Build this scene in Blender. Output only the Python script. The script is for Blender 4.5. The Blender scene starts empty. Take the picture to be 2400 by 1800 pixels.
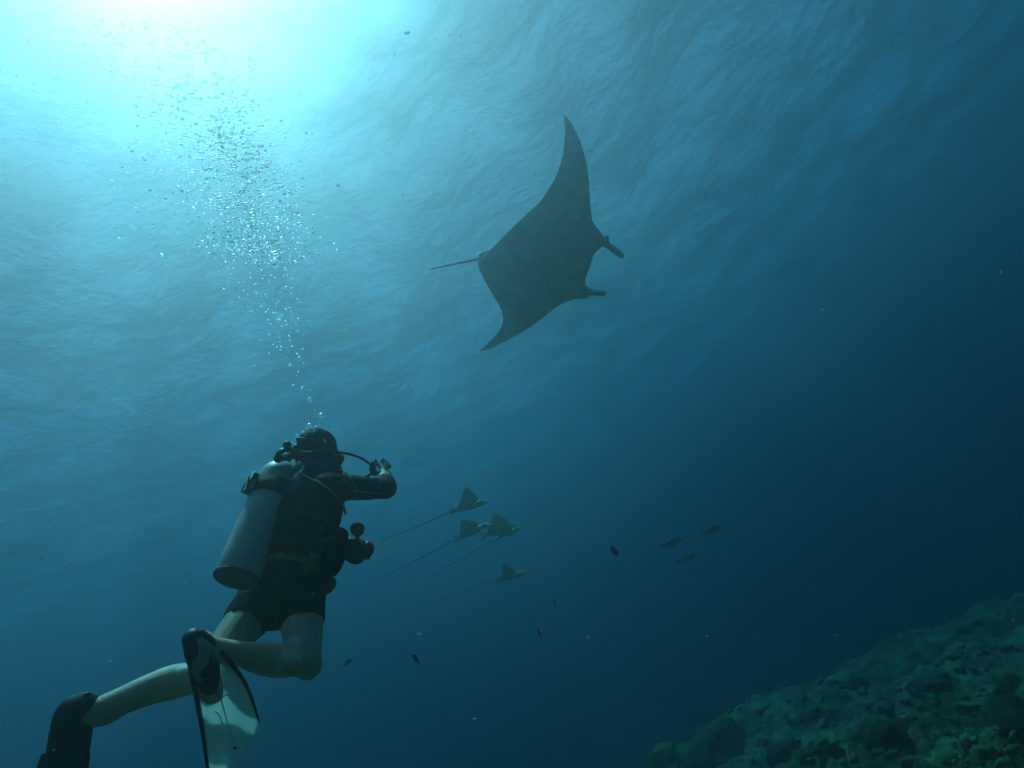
import bpy, bmesh, math, random
import numpy as np
from mathutils import Vector, Matrix, Quaternion, noise
random.seed(7)
R = math.radians
sc = bpy.context.scene
C = sc.collection

# ---------------------------------------------------------------- camera
W, H = 2400.0, 1800.0            # pixel frame used to lay things out
FPX = 1309.0                     # focal length in those pixels
PITCH, ROLL = R(25), R(28)
cam_d = bpy.data.cameras.new('camera')
cam_d.sensor_fit = 'HORIZONTAL'
cam_d.sensor_width = 36.0
cam_d.lens = 36.0 * FPX / W
cam_d.clip_start = 0.05
cam_d.clip_end = 2000
cam = bpy.data.objects.new('camera', cam_d)
C.objects.link(cam)
CAMROT = Matrix.Rotation(math.pi / 2 + PITCH, 3, 'X') @ Matrix.Rotation(-ROLL, 3, 'Z')
cam.matrix_world = CAMROT.to_4x4()
sc.camera = cam

def ray(px, py):
    return CAMROT @ Vector(((px - W / 2) / FPX, (H / 2 - py) / FPX, -1.0))
def P(px, py, d):
    """the point of the place that lies d metres ahead of the camera behind a pixel of the photograph"""
    return ray(px, py) * d
def mpp(d):                      # metres in one photograph pixel at d
    return d / FPX

# ---------------------------------------------------------------- light
DEPTH = 9.0                      # water surface above the camera
to_sun = ray(365, -225).normalized()
SUN_EL = math.asin(to_sun.z)
SUN_AZ = math.atan2(to_sun.x, to_sun.y)
world = bpy.data.worlds.new('World')
sc.world = world
world.use_nodes = True
wn = world.node_tree
wn.nodes.clear()
wo = wn.nodes.new('ShaderNodeOutputWorld')
wb = wn.nodes.new('ShaderNodeBackground')
ws = wn.nodes.new('ShaderNodeTexSky')
ws.sky_type = 'NISHITA'
ws.sun_disc = False
ws.sun_elevation = SUN_EL
ws.sun_rotation = SUN_AZ
wn.links.new(ws.outputs[0], wb.inputs[0])
wb.inputs[1].default_value = 0.056
wn.links.new(wb.outputs[0], wo.inputs[0])
sun_d = bpy.data.lights.new('sun', 'SUN')
sun_d.energy = 5.0
sun_d.angle = R(0.53)
sun_d.color = (1.0, 0.96, 0.90)
sun = bpy.data.objects.new('sun', sun_d)
sun.rotation_euler = (-to_sun).to_track_quat('-Z', 'Y').to_euler()
sun.location = to_sun * 40
C.objects.link(sun)

sc.render.engine = 'CYCLES'
sc.view_settings.view_transform = 'Standard'
sc.view_settings.look = 'None'
sc.view_settings.gamma = 1.0
sc.view_settings.exposure = 0.6
cy = sc.cycles
cy.use_denoising = True
cy.max_bounces = 8
cy.diffuse_bounces = 2
cy.glossy_bounces = 3
cy.transmission_bounces = 6
cy.volume_bounces = 2
cy.transparent_max_bounces = 16
cy.use_adaptive_sampling = True
cy.adaptive_threshold = 0.025
cy.sample_clamp_direct = 0.0
cy.sample_clamp_indirect = 3.0
cy.caustics_reflective = False
cy.caustics_refractive = False

# ---------------------------------------------------------------- helpers
def link(o, parent=None, label=None, cat=None, group=None, kind=None):
    C.objects.link(o)
    if parent is not None:
        o.parent = parent
    if label: o['label'] = label
    if cat: o['category'] = cat
    if group: o['group'] = group
    if kind: o['kind'] = kind
    return o
def mesh_obj(name, verts, faces, mat, parent=None, smooth=True, **kw):
    me = bpy.data.meshes.new(name)
    me.from_pydata([tuple(v) for v in verts], [], faces)
    me.update()
    if smooth:
        me.polygons.foreach_set('use_smooth', [True] * len(me.polygons))
    mats = mat if isinstance(mat, (list, tuple)) else [mat]
    for m in mats: me.materials.append(m)
    return link(bpy.data.objects.new(name, me), parent, **kw)
def empty(name, loc, **kw):
    o = bpy.data.objects.new(name, None)
    o.location = loc
    o.empty_display_size = 0.1
    return link(o, **kw)

class NT:
    """tiny node-tree helper"""
    def __init__(s, name):
        s.m = bpy.data.materials.new(name); s.m.use_nodes = True
        s.t = s.m.node_tree; s.t.nodes.clear()
        s.out = s.t.nodes.new('ShaderNodeOutputMaterial')
    def n(s, typ, **kw):
        nd = s.t.nodes.new('ShaderNode' + typ)
        for k, v in kw.items():
            if k.startswith('i_'):
                nd.inputs[k[2:].replace('_', ' ')].default_value = v
            else: setattr(nd, k, v)
        return nd
    def l(s, a, b): s.t.links.new(a, b)
    def surf(s, sh): s.l(sh, s.out.inputs['Surface'])
    def obj(s):
        return s.n('TexCoord').outputs['Object']
    def noise(s, scale, detail=4, rough=0.55, vec=None, dist=0.0):
        nd = s.n('TexNoise'); nd.inputs['Scale'].default_value = scale
        nd.inputs['Detail'].default_value = detail; nd.inputs['Roughness'].default_value = rough
        nd.inputs['Distortion'].default_value = dist
        s.l(vec if vec is not None else s.obj(), nd.inputs['Vector'])
        return nd.outputs['Fac']
    def ramp(s, fac, stops):
        r = s.n('ValToRGB'); e = r.color_ramp.elements
        while len(e) < len(stops): e.new(0.5)
        for el, (p, c) in zip(e, stops):
            el.position = p
            el.color = (c[0], c[1], c[2], 1) if isinstance(c, (tuple, list)) else (c, c, c, 1)
        s.l(fac, r.inputs['Fac'])
        return r.outputs['Color']
    def bump(s, h, strength=0.3, dist=0.01):
        b = s.n('Bump'); b.inputs['Strength'].default_value = strength; b.inputs['Distance'].default_value = dist
        s.l(h, b.inputs['Height']); return b.outputs['Normal']

def paint(name, col, rough=0.6, var=0.25, scale=6.0, bump=0.0, bscale=60.0, metallic=0.0, spec=0.4, col2=None, sss=0.0):
    """plain surface with a little wear and grain"""
    t = NT(name)
    p = t.n('BsdfPrincipled')
    c2 = col2 if col2 else tuple(max(0, x * (1 - var)) for x in col)
    c = t.ramp(t.noise(scale, 5, 0.6), [(0.32, c2), (0.68, col)])
    t.l(c, p.inputs['Base Color'])
    p.inputs['Roughness'].default_value = rough
    p.inputs['Metallic'].default_value = metallic
    p.inputs['Specular IOR Level'].default_value = spec
    if bump: t.l(t.bump(t.noise(bscale, 4, 0.6), bump, 0.004), p.inputs['Normal'])
    t.surf(p.outputs[0])
    return t.m
# ---------------------------------------------------------------- water: the surface overhead and the water itself
def waves(x, y):
    """height of the chop and, from its curvature, a mask for tinting in gathered sunlight"""
    rs = np.random.RandomState(3)
    h = np.zeros_like(x); g = np.zeros_like(x)
    wx = x + 0.25 * np.sin(0.9 * y + 0.4 * x) + 0.12 * np.sin(2.1 * x - 1.3 * y)
    wy = y + 0.25 * np.sin(0.8 * x - 0.5 * y) + 0.12 * np.sin(1.7 * y + 1.9 * x)
    for k in range(78):
        lam = 0.30 * (8.0 / 0.30) ** (rs.rand())
        th = R(25) + rs.normal(0, 1.0)
        a = 0.0054 * lam ** 0.97
        ph = rs.rand() * 6.283
        kk = 2 * math.pi / lam
        X, Y = (wx, wy) if lam < 2.5 else (x, y)
        arg = kk * (X * math.cos(th) + Y * math.sin(th)) + ph
        if k % 3 == 0:
            h += a * 1.3 * (1 - 2 * np.abs(np.sin(arg / 2)) ** 1.3)
        else:
            h += a * np.sin(arg)
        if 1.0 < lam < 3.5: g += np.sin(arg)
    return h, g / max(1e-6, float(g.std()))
def water_mat():
    t = NT('sea_surface')
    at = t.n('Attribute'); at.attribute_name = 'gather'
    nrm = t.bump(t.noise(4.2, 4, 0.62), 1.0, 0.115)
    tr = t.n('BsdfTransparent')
    t.l(t.ramp(at.outputs['Fac'], [(0.0, (0.48, 0.49, 0.50)), (1.0, (1.0, 1.0, 1.0))]), tr.inputs['Color'])   # light gathered and spread by the chop is put into the tint
    tl = t.n('BsdfTranslucent'); tl.inputs['Color'].default_value = (0.92, 0.96, 1, 1)
    up = t.n('MixShader'); up.inputs[0].default_value = 0.10
    t.l(tr.outputs[0], up.inputs[1]); t.l(tl.outputs[0], up.inputs[2])
    rf = t.n('BsdfRefraction'); rf.inputs['IOR'].default_value = 1.12; rf.inputs['Roughness'].default_value = 0.30
    up2 = t.n('MixShader'); up2.inputs[0].default_value = 0.06
    t.l(up.outputs[0], up2.inputs[1]); t.l(rf.outputs[0], up2.inputs[2])
    gl = t.n('BsdfGlossy'); gl.inputs['Roughness'].default_value = 0.22; gl.inputs['Color'].default_value = (0.95, 0.97, 1, 1)
    lw = t.n('LayerWeight'); lw.inputs['Blend'].default_value = 0.5
    for q in (lw, gl, rf, tl): t.l(nrm, q.inputs['Normal'])
    fac = t.ramp(lw.outputs['Facing'], [(0.10, 0.04), (0.80, 0.94)])
    m = t.n('MixShader')
    t.l(fac, m.inputs[0]); t.l(up2.outputs[0], m.inputs[1]); t.l(gl.outputs[0], m.inputs[2])
    t.surf(m.outputs[0])
    return t.m
def build_surface():
    n = 800
    u = np.linspace(-1, 1, n)
    s = 140.0 * np.sinh(4.0 * u) / math.sinh(4.0)
    X, Y = np.meshgrid(s, s + 9.0)
    r = np.hypot(X, Y - 9.0)
    h, g = waves(X, Y)
    Z = DEPTH + h * np.clip(1.4 - r / 90.0, 0, 1)
    v = np.stack([X.ravel(), Y.ravel(), Z.ravel()], 1).astype(np.float32)
    i = np.arange(n * n).reshape(n, n)
    f = np.stack([i[:-1, :-1].ravel(), i[:-1, 1:].ravel(), i[1:, 1:].ravel(), i[1:, :-1].ravel()], 1).astype(np.int32)
    me = bpy.data.meshes.new('water_surface')
    me.vertices.add(len(v)); me.vertices.foreach_set('co', v.ravel())
    me.loops.add(f.size); me.loops.foreach_set('vertex_index', f.ravel())
    me.polygons.add(len(f)); me.polygons.foreach_set('loop_start', np.arange(0, f.size, 4, dtype=np.int32))
    me.polygons.foreach_set('use_smooth', np.ones(len(f), dtype=bool))
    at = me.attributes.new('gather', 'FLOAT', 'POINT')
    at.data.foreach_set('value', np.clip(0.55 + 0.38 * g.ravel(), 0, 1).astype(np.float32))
    me.update(calc_edges=True); me.validate()
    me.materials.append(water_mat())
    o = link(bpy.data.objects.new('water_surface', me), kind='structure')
    o['label'] = 'rippled underside of the sea surface overhead'
    return float(Z.min())
ZMIN = build_surface()
print('surface trough', ZMIN)

SEA_FLOOR = -30.0
def build_water():
    t = NT('sea_water')
    v = t.n('VolumePrincipled')
    ss = 0.040
    sa = (0.185, 0.0585, 0.0355)
    dens = 0.36
    col = ss / dens
    v.inputs['Color'].default_value = (col, col, col, 1)
    ab = [(1 - a / ((1 - col) * dens)) ** 2 for a in sa]
    v.inputs['Absorption Color'].default_value = (*ab, 1)
    v.inputs['Density'].default_value = dens
    v.inputs['Anisotropy'].default_value = 0.84
    t.l(v.outputs[0], t.out.inputs['Volume'])
    x, y0, y1, z0, z1 = 170, -150, 190, SEA_FLOOR - 1.5, ZMIN - 0.05
    vs = [(-x, y0, z0), (x, y0, z0), (x, y1, z0), (-x, y1, z0), (-x, y0, z1), (x, y0, z1), (x, y1, z1), (-x, y1, z1)]
    fs = [(0, 3, 2, 1), (4, 5, 6, 7), (0, 1, 5, 4), (1, 2, 6, 5), (2, 3, 7, 6), (3, 0, 4, 7)]
    mesh_obj('haze', vs, fs, t.m, smooth=False, kind='stuff', label='blue sea water that veils everything farther off')
build_water()
# ---------------------------------------------------------------- the reef slope at the lower right
def fbm(x, y, z, octv=5, lac=2.1, gain=0.5):
    v, a, f = 0.0, 1.0, 1.0
    for _ in range(octv):
        v += a * noise.noise((x * f, y * f, z)); a *= gain; f *= lac
    return v
def reef_z(x, y):
    r = math.hypot(x, y)
    q = r + 1.6 * noise.noise((x * 0.25, y * 0.25, 3.3)) - 0.25 * (x + 2.0)
    z = -2.55 - 0.03 * max(0, r - 6.0) - 0.09 * max(0, x - 3.0)
    if q > 12.5:
        q -= 12.5
        z -= min(24, q * q * 0.06 if q < 6 else 2.16 + (q - 6) * 0.7)
    z += 0.26 * fbm(x * 0.55, y * 0.55, 5.0, 3)
    z += 0.17 * (0.5 - abs(noise.noise((x * 0.75, y * 0.75, 1.0))))
    d1 = noise.voronoi((x * 1.5 + 0.4 * noise.noise((x * 2, y * 2, 0)), y * 1.5, 0.7))[0]
    z += 0.26 * max(0.0, 0.55 - d1[0])
    if r < 22:
        d2 = noise.voronoi((x * 4.2, y * 4.2, 2.1))[0]
        z += 0.12 * max(0.0, 0.6 - d2[0])
        rg = 1.0 - abs(noise.noise((x * 3.2, y * 3.2, 7.0))) * 2.0
        z += 0.08 * rg * max(0.0, 0.4 + noise.noise((x * 0.9, y * 0.9, 9.0)))
        z += 0.055 * fbm(x * 7.0, y * 7.0, 2.0, 4, 2.2, 0.62) * (1.0 if r < 12 else 0.5)
    return max(z, SEA_FLOOR + 1.0)
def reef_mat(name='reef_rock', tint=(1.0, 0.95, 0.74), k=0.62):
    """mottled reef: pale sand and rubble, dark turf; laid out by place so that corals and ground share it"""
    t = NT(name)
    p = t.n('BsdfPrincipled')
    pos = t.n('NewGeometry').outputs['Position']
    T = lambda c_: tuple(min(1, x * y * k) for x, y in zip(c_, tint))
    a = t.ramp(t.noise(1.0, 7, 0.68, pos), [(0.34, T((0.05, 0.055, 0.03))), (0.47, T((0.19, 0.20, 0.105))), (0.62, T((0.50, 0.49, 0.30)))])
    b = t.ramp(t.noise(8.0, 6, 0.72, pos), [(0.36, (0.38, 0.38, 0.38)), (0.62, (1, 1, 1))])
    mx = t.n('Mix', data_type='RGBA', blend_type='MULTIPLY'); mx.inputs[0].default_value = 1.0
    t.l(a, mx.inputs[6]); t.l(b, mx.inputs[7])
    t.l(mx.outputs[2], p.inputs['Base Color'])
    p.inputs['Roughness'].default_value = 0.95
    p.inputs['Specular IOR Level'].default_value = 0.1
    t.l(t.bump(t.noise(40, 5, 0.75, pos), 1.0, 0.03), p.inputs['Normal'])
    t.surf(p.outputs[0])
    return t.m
M_REEF = reef_mat()
def build_seabed():
    n = 440
    u = np.linspace(-1, 1, n)
    s = 150.0 * np.sinh(6.2 * u) / math.sinh(6.2)
    cx, cyy = 2.8, 7.2
    xs, ys = s + cx, s + cyy
    verts = [(x, y, reef_z(x, y)) for y in ys for x in xs]
    faces = [(j * n + i, j * n + i + 1, (j + 1) * n + i + 1, (j + 1) * n + i) for j in range(n - 1) for i in range(n - 1)]
    o = mesh_obj('seabed', verts, faces, M_REEF, kind='structure')
    o['label'] = 'dim rubble covered reef slope falling away into the blue'
build_seabed()

def lump(seed, sub=3, amp=0.25, flat=0.6, freq=1.6):
    bm = bmesh.new()
    bmesh.ops.create_icosphere(bm, subdivisions=sub, radius=1.0)
    off = seed * 7.31
    for v in bm.verts:
        c = v.co.copy()
        k = 1.0 + amp * fbm(c.x * freq + off, c.y * freq, c.z * freq + off, 4, 2.2, 0.55)
        kn = noise.voronoi((c.x * 3.2 + off, c.y * 3.2, c.z * 3.2))[0][0]
        k += 0.30 * (0.5 - kn) + 0.10 * fbm(c.x * 7 + off, c.y * 7, c.z * 7, 3)
        v.co = Vector((c.x * k, c.y * k, c.z * k * flat))
    me = bpy.data.meshes.new('lump')
    bm.to_mesh(me); bm.free()
    me.polygons.foreach_set('use_smooth', [True] * len(me.polygons))
    return me
M_CORAL = reef_mat('boulder_coral', (1.0, 1.0, 0.75), 0.7)
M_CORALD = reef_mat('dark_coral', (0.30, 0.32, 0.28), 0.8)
M_RUBBLE = reef_mat('coral_rubble', (1.1, 1.1, 0.95), 0.72)
def on_reef(px, py):
    """where the sight line through a pixel meets the reef"""
    r = ray(px, py); d = 0.6
    while d < 18:
        p = r * d
        if p.z <= reef_z(p.x, p.y): return p
        d += 0.02
    return None
def coral(name, px, py, size_px, mat, seed, flat, label, cat, amp=0.28, sink=0.15, group=None, sub=3):
    p = on_reef(px, py)
    if p is None: return None
    d = -(CAMROT.transposed() @ p).z
    r = size_px * mpp(d) / 2
    me = lump(seed, sub, amp, flat)
    me.materials.append(mat)
    o = bpy.data.objects.new(name, me)
    o.location = p + Vector((0, 0, r * flat * (0.15 - sink)))
    o.scale = (r, r * random.uniform(0.8, 1.1), r)
    o.rotation_euler = (random.uniform(-0.2, 0.2), random.uniform(-0.2, 0.2), random.uniform(0, 6.28))
    return link(o, label=label, cat=cat, group=group)
coral('coral_boulder', 2365, 1600, 71, M_CORAL, 1, 0.85, 'pale round boulder coral at the right edge of the reef', 'coral', 0.15)
coral('coral_boulder', 2075, 1665, 52, M_CORAL, 2, 0.75, 'pale knobbly coral knob just above the large dark coral mound', 'coral')
coral('coral_boulder', 2230, 1775, 97, M_CORAL, 3, 0.6, 'yellowish lumpy coral right of the large dark mound at the bottom edge', 'coral')
coral('coral_boulder', 1880, 1690, 67, M_CORAL, 4, 0.6, 'green grey coral hump left of the pale coral knob', 'coral')
coral('coral_boulder', 1800, 1660, 75, M_CORAL, 5, 0.45, 'flat topped coral shelf farther up the reef edge', 'coral')
coral('coral_boulder', 1690, 1720, 82, M_CORAL, 6, 0.7, 'ragged coral outcrop on the reef edge left of the rubble', 'coral', 0.4)
coral('coral_boulder', 1560, 1775, 82, M_CORAL, 7, 0.6, 'leftmost coral outcrop where the reef meets open water', 'coral', 0.45)
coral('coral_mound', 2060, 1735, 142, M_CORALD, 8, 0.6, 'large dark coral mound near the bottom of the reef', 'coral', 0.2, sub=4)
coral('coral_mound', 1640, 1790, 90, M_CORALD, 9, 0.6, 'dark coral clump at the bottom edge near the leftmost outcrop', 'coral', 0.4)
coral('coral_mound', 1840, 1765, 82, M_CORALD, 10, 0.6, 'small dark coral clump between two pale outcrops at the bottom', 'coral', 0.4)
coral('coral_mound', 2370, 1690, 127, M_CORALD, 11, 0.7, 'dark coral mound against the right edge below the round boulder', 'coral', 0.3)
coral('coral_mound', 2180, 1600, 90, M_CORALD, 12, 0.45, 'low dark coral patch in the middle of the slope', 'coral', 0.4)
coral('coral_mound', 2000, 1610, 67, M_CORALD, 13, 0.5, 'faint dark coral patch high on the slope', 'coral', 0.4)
# table coral: a tilted plate on a stalk
def table_coral(px, py, size_px, tilt, label, mat):
    p = on_reef(px, py)
    if p is None: return
    d = -(CAMROT.transposed() @ p).z
    r = size_px * mpp(d) / 2
    root = empty('table_coral', p, label=label, cat='coral')
    root.rotation_euler = (tilt[0], tilt[1], random.uniform(0, 6))
    vs, fs = [], []
    nr, ns = 7, 40
    for side in (0, 1):
        for i in range(nr):
            for k in range(ns):
                a = 2 * math.pi * k / ns
                rr = r * (i / (nr - 1)) * (1 + 0.10 * math.sin(3 * a + px) + 0.07 * math.sin(7 * a) + 0.05 * math.sin(17 * a + 2))
                z = r * 0.30 + 0.10 * r * (i / (nr - 1)) ** 2 + 0.03 * r * noise.noise((rr * 9 * math.cos(a) / r, rr * 9 * math.sin(a) / r, px))
                th = 0.07 * r * (1 - 0.6 * i / (nr - 1))
                vs.append((rr * math.cos(a), rr * math.sin(a), z - (th if side else 0)))
    o2 = nr * ns
    for i in range(nr - 1):
        for k in range(ns):
            k2 = (k + 1) % ns
            fs.append((i * ns + k, (i + 1) * ns + k, (i + 1) * ns + k2, i * ns + k2))
            fs.append((o2 + i * ns + k, o2 + i * ns + k2, o2 + (i + 1) * ns + k2, o2 + (i + 1) * ns + k))
    for k in range(ns):
        k2 = (k + 1) % ns; e = (nr - 1) * ns
        fs.append((e + k, o2 + e + k, o2 + e + k2, e + k2))
    mesh_obj('plate', vs, fs, mat, root)
    vs, fs = [], []
    for i in range(5):
        for k in range(12):
            a = 2 * math.pi * k / 12
            q = i / 4; rr = r * (0.34 - 0.5 * q * (1 - q)) * (1 + 0.15 * math.sin(3 * a + i))
            vs.append((rr * math.cos(a), rr * math.sin(a), -0.25 * r + q * 0.53 * r))
    for i in range(4):
        for k in range(12):
            k2 = (k + 1) % 12
            fs.append((i * 12 + k, i * 12 + k2, (i + 1) * 12 + k2, (i + 1) * 12 + k))
    mesh_obj('stalk', vs, fs, mat, root)
table_coral(1935, 1780, 112, (0.25, 0.1), 'pale flat plate coral at the bottom edge left of the large dark mound', M_RUBBLE)
table_coral(2385, 1755, 112, (0.35, -0.35), 'tilted plate coral with a pale rim in the lower right corner', M_CORAL)
table_coral(2290, 1660, 82, (0.2, 0.1), 'green plate coral spreading up the slope beside the right hand mound', M_RUBBLE)
# loose rubble
rub = [lump(30 + k, 3, 0.45, 0.6, 1.8) for k in range(6)]
for m in rub: m.materials.append(M_RUBBLE)
for k in range(190):
    px, py = random.uniform(1500, 2400), random.uniform(1480, 1800)
    p = on_reef(px, py)
    if p is None: continue
    d = -(CAMROT.transposed() @ p).z
    if d > 13: continue
    o = bpy.data.objects.new('rubble_rock', rub[k % 6])
    r = random.uniform(0.025, 0.085)
    o.location = p + Vector((0, 0, r * 0.15)); o.scale = (r, r * random.uniform(0.6, 1.2), r)
    o.rotation_euler = (random.uniform(-0.4, 0.4), random.uniform(-0.4, 0.4), random.uniform(0, 6.28))
    link(o, label='small pale lump of loose coral rubble on the reef slope', cat='rock', group='loose rubble on the reef slope')

# branching corals: each a bush of forking twigs
def bush(seed, nst=9):
    rs = random.Random(seed)
    V, F = [], []
    def twig(p, d, r, n, L):
        pts = [p]
        for _ in range(n):
            d = (d + Vector((rs.gauss(0, .22), rs.gauss(0, .22), rs.gauss(0.05, .15)))).normalized()
            p = p + d * (L / n); pts.append(p)
        base = len(V)
        for i, q in enumerate(pts):
            rr = r * (1 - 0.75 * i / n)
            a = d.orthogonal().normalized(); b2 = d.cross(a)
            for k in range(5):
                t = 6.283 * k / 5
                V.append(q + (a * math.cos(t) + b2 * math.sin(t)) * rr)
        for i in range(n):
            for k in range(5):
                k2 = (k + 1) % 5
                F.append((base + i * 5 + k, base + i * 5 + k2, base + (i + 1) * 5 + k2, base + (i + 1) * 5 + k))
        return pts, d
    for _ in range(nst):
        th, ph = rs.uniform(0, 6.28), rs.uniform(0.05, 1.25)
        d = Vector((math.cos(th) * math.sin(ph), math.sin(th) * math.sin(ph), math.cos(ph)))
        pts, d2 = twig(Vector((rs.gauss(0, .12), rs.gauss(0, .12), -0.15)), d, 0.055, 4, rs.uniform(0.7, 1.1))
        for q in pts[1:4]:
            for _k in range(2):
                dd = (d + Vector((rs.gauss(0, .7), rs.gauss(0, .7), rs.gauss(0.2, .4)))).normalized()
                twig(q, dd, 0.034, 3, rs.uniform(0.25, 0.5))
    me = bpy.data.meshes.new('bush'); me.from_pydata([tuple(v) for v in V], [], F)
    me.polygons.foreach_set('use_smooth', [True] * len(me.polygons))
    return me
bushes = [bush(k) for k in range(5)]
for k, m in enumerate(bushes): m.materials.append(M_CORAL if k % 2 else M_CORALD)
for k in range(64):
    px = random.uniform(1480, 2390); py = random.uniform(max(1420, 1800 - (px - 1450) * 0.42), 1800)
    p = on_reef(px, py)
    if p is None: continue
    d = -(CAMROT.transposed() @ p).z
    if d > 11: continue
    o = bpy.data.objects.new('branching_coral', bushes[k % 5])
    r = random.uniform(0.06, 0.15)
    o.location = p; o.scale = (r, r, r * random.uniform(0.7, 1.1)); o.rotation_euler = (random.uniform(-.3, .3), random.uniform(-.3, .3), random.uniform(0, 6.28))
    link(o, label='small dark branching coral bush growing on the reef slope' if k % 5 in (0, 2, 4) else 'small pale branching coral bush growing on the reef slope', cat='coral', group='branching corals on the reef slope')
# ---------------------------------------------------------------- shapes
def catmull(pts, per=6):
    """smooth polyline through points (tuples of any length)"""
    P_ = [np.array(p, float) for p in pts]
    P_ = [2 * P_[0] - P_[1]] + P_ + [2 * P_[-1] - P_[-2]]
    out = []
    for i in range(1, len(P_) - 2):
        a, b, c, d = P_[i - 1:i + 3]
        for k in range(per):
            t = k / per
            out.append(0.5 * (2 * b + (c - a) * t + (2 * a - 5 * b + 4 * c - d) * t * t + (3 * b - a - 3 * c + d) * t ** 3))
    out.append(P_[-2])
    return out
def resample(pts, n):
    pts = [np.array(p, float) for p in pts]
    L = [0]
    for a, b in zip(pts, pts[1:]): L.append(L[-1] + float(np.linalg.norm(b - a)))
    out = []
    j = 0
    for k in range(n):
        s = L[-1] * k / (n - 1)
        while j < len(L) - 2 and L[j + 1] < s: j += 1
        t = 0 if L[j + 1] == L[j] else (s - L[j]) / (L[j + 1] - L[j])
        out.append(pts[j] + (pts[j + 1] - pts[j]) * min(1, max(0, t)))
    return out
def tube(pts, seg=14, per=4, side=None, cap=True):
    """closed smooth tube. pts: (Vector, rx, ry); rx lies along `side`, ry across it"""
    raw = [(*p[0], p[1], p[2] if len(p) > 2 else p[1]) for p in pts]
    sm = catmull(raw, per) if per > 1 else [np.array(r) for r in raw]
    n = len(sm)
    cs = [Vector(s[:3]) for s in sm]
    verts, faces = [], []
    prev = None
    rings = []
    for i in range(n):
        t = (cs[min(i + 1, n - 1)] - cs[max(i - 1, 0)]).normalized()
        if side is not None: sd = Vector(side)
        elif prev is not None: sd = prev
        else: sd = Vector((0, 0, 1)) if abs(t.z) < 0.8 else Vector((1, 0, 0))
        sd = (sd - t * sd.dot(t)).normalized()
        prev = sd
        rings.append((cs[i], t, sd, t.cross(sd), max(sm[i][3], 1e-4), max(sm[i][4], 1e-4)))
    full = []
    if cap:
        c, t, a, b, rx, ry = rings[0]
        m = min(rx, ry)
        for q in (0.92, 0.6, 0.3):
            full.append((c - t * m * q, a, b, rx * math.sqrt(1 - q * q), ry * math.sqrt(1 - q * q)))
    for c, t, a, b, rx, ry in rings: full.append((c, a, b, rx, ry))
    if cap:
        c, t, a, b, rx, ry = rings[-1]
        m = min(rx, ry)
        for q in (0.3, 0.6, 0.92):
            full.append((c + t * m * q, a, b, rx * math.sqrt(1 - q * q), ry * math.sqrt(1 - q * q)))
    for c, a, b, rx, ry in full:
        for k in range(seg):
            an = 2 * math.pi * k / seg
            verts.append(c + a * (rx * math.cos(an)) + b * (ry * math.sin(an)))
    m = len(full)
    for i in range(m - 1):
        for k in range(seg):
            k2 = (k + 1) % seg
            faces.append((i * seg + k, i * seg + k2, (i + 1) * seg + k2, (i + 1) * seg + k))
    faces.append(tuple(range(seg - 1, -1, -1)))
    faces.append(tuple((m - 1) * seg + k for k in range(seg)))
    return verts, faces
def merge(parts):
    V, F = [], []
    for v, f in parts:
        o = len(V)
        V += list(v); F += [tuple(i + o for i in q) for q in f]
    return V, F
def ellipsoid(c, ax, seg=16, rings=10):
    """ax: three Vectors (half axes)"""
    V, F = [], []
    for i in range(1, rings):
        th = math.pi * i / rings
        for k in range(seg):
            a = 2 * math.pi * k / seg
            V.append(c + ax[0] * (math.sin(th) * math.cos(a)) + ax[1] * (math.sin(th) * math.sin(a)) + ax[2] * math.cos(th))
    for i in range(rings - 2):
        for k in range(seg):
            k2 = (k + 1) % seg
            F.append((i * seg + k, (i + 1) * seg + k, (i + 1) * seg + k2, i * seg + k2))
    V += [c + ax[2], c - ax[2]]
    t, b = len(V) - 2, len(V) - 1
    for k in range(seg):
        k2 = (k + 1) % seg
        F.append((t, k, k2)); F.append((b, (rings - 2) * seg + k2, (rings - 2) * seg + k))
    return V, F
def union(name, parts, mat, voxel=0.008, smooth=4, parent=None, fn=None, **kw):
    """one continuous surface grown over several closed shapes"""
    V, F = merge(parts)
    me = bpy.data.meshes.new('tmp'); me.from_pydata([tuple(v) for v in V], [], F); me.update()
    bm = bmesh.new(); bm.from_mesh(me); bmesh.ops.recalc_face_normals(bm, faces=bm.faces); bm.to_mesh(me); bm.free()
    o = bpy.data.objects.new('tmp', me); C.objects.link(o)
    r = o.modifiers.new('r', 'REMESH'); r.mode = 'VOXEL'; r.voxel_size = voxel; r.use_smooth_shade = True
    s = o.modifiers.new('s', 'SMOOTH'); s.factor = 0.5; s.iterations = smooth
    dg = bpy.context.evaluated_depsgraph_get()
    out = bpy.data.meshes.new_from_object(o.evaluated_get(dg))
    C.objects.unlink(o); bpy.data.objects.remove(o); bpy.data.meshes.remove(me)
    if fn is not None:
        nn = [v.normal.copy() for v in out.vertices]
        for v, q in zip(out.vertices, nn): v.co += q * fn(v.co)
    out.name = name
    out.materials.clear(); out.materials.append(mat)
    out.polygons.foreach_set('use_smooth', [True] * len(out.polygons))
    return link(bpy.data.objects.new(name, out), parent, **kw)
def attach(o, parent):
    """parent a mesh built in place (world coordinates) under its thing's Empty"""
    o.parent = parent
    o.matrix_parent_inverse = Matrix.Translation(-parent.location)

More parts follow.
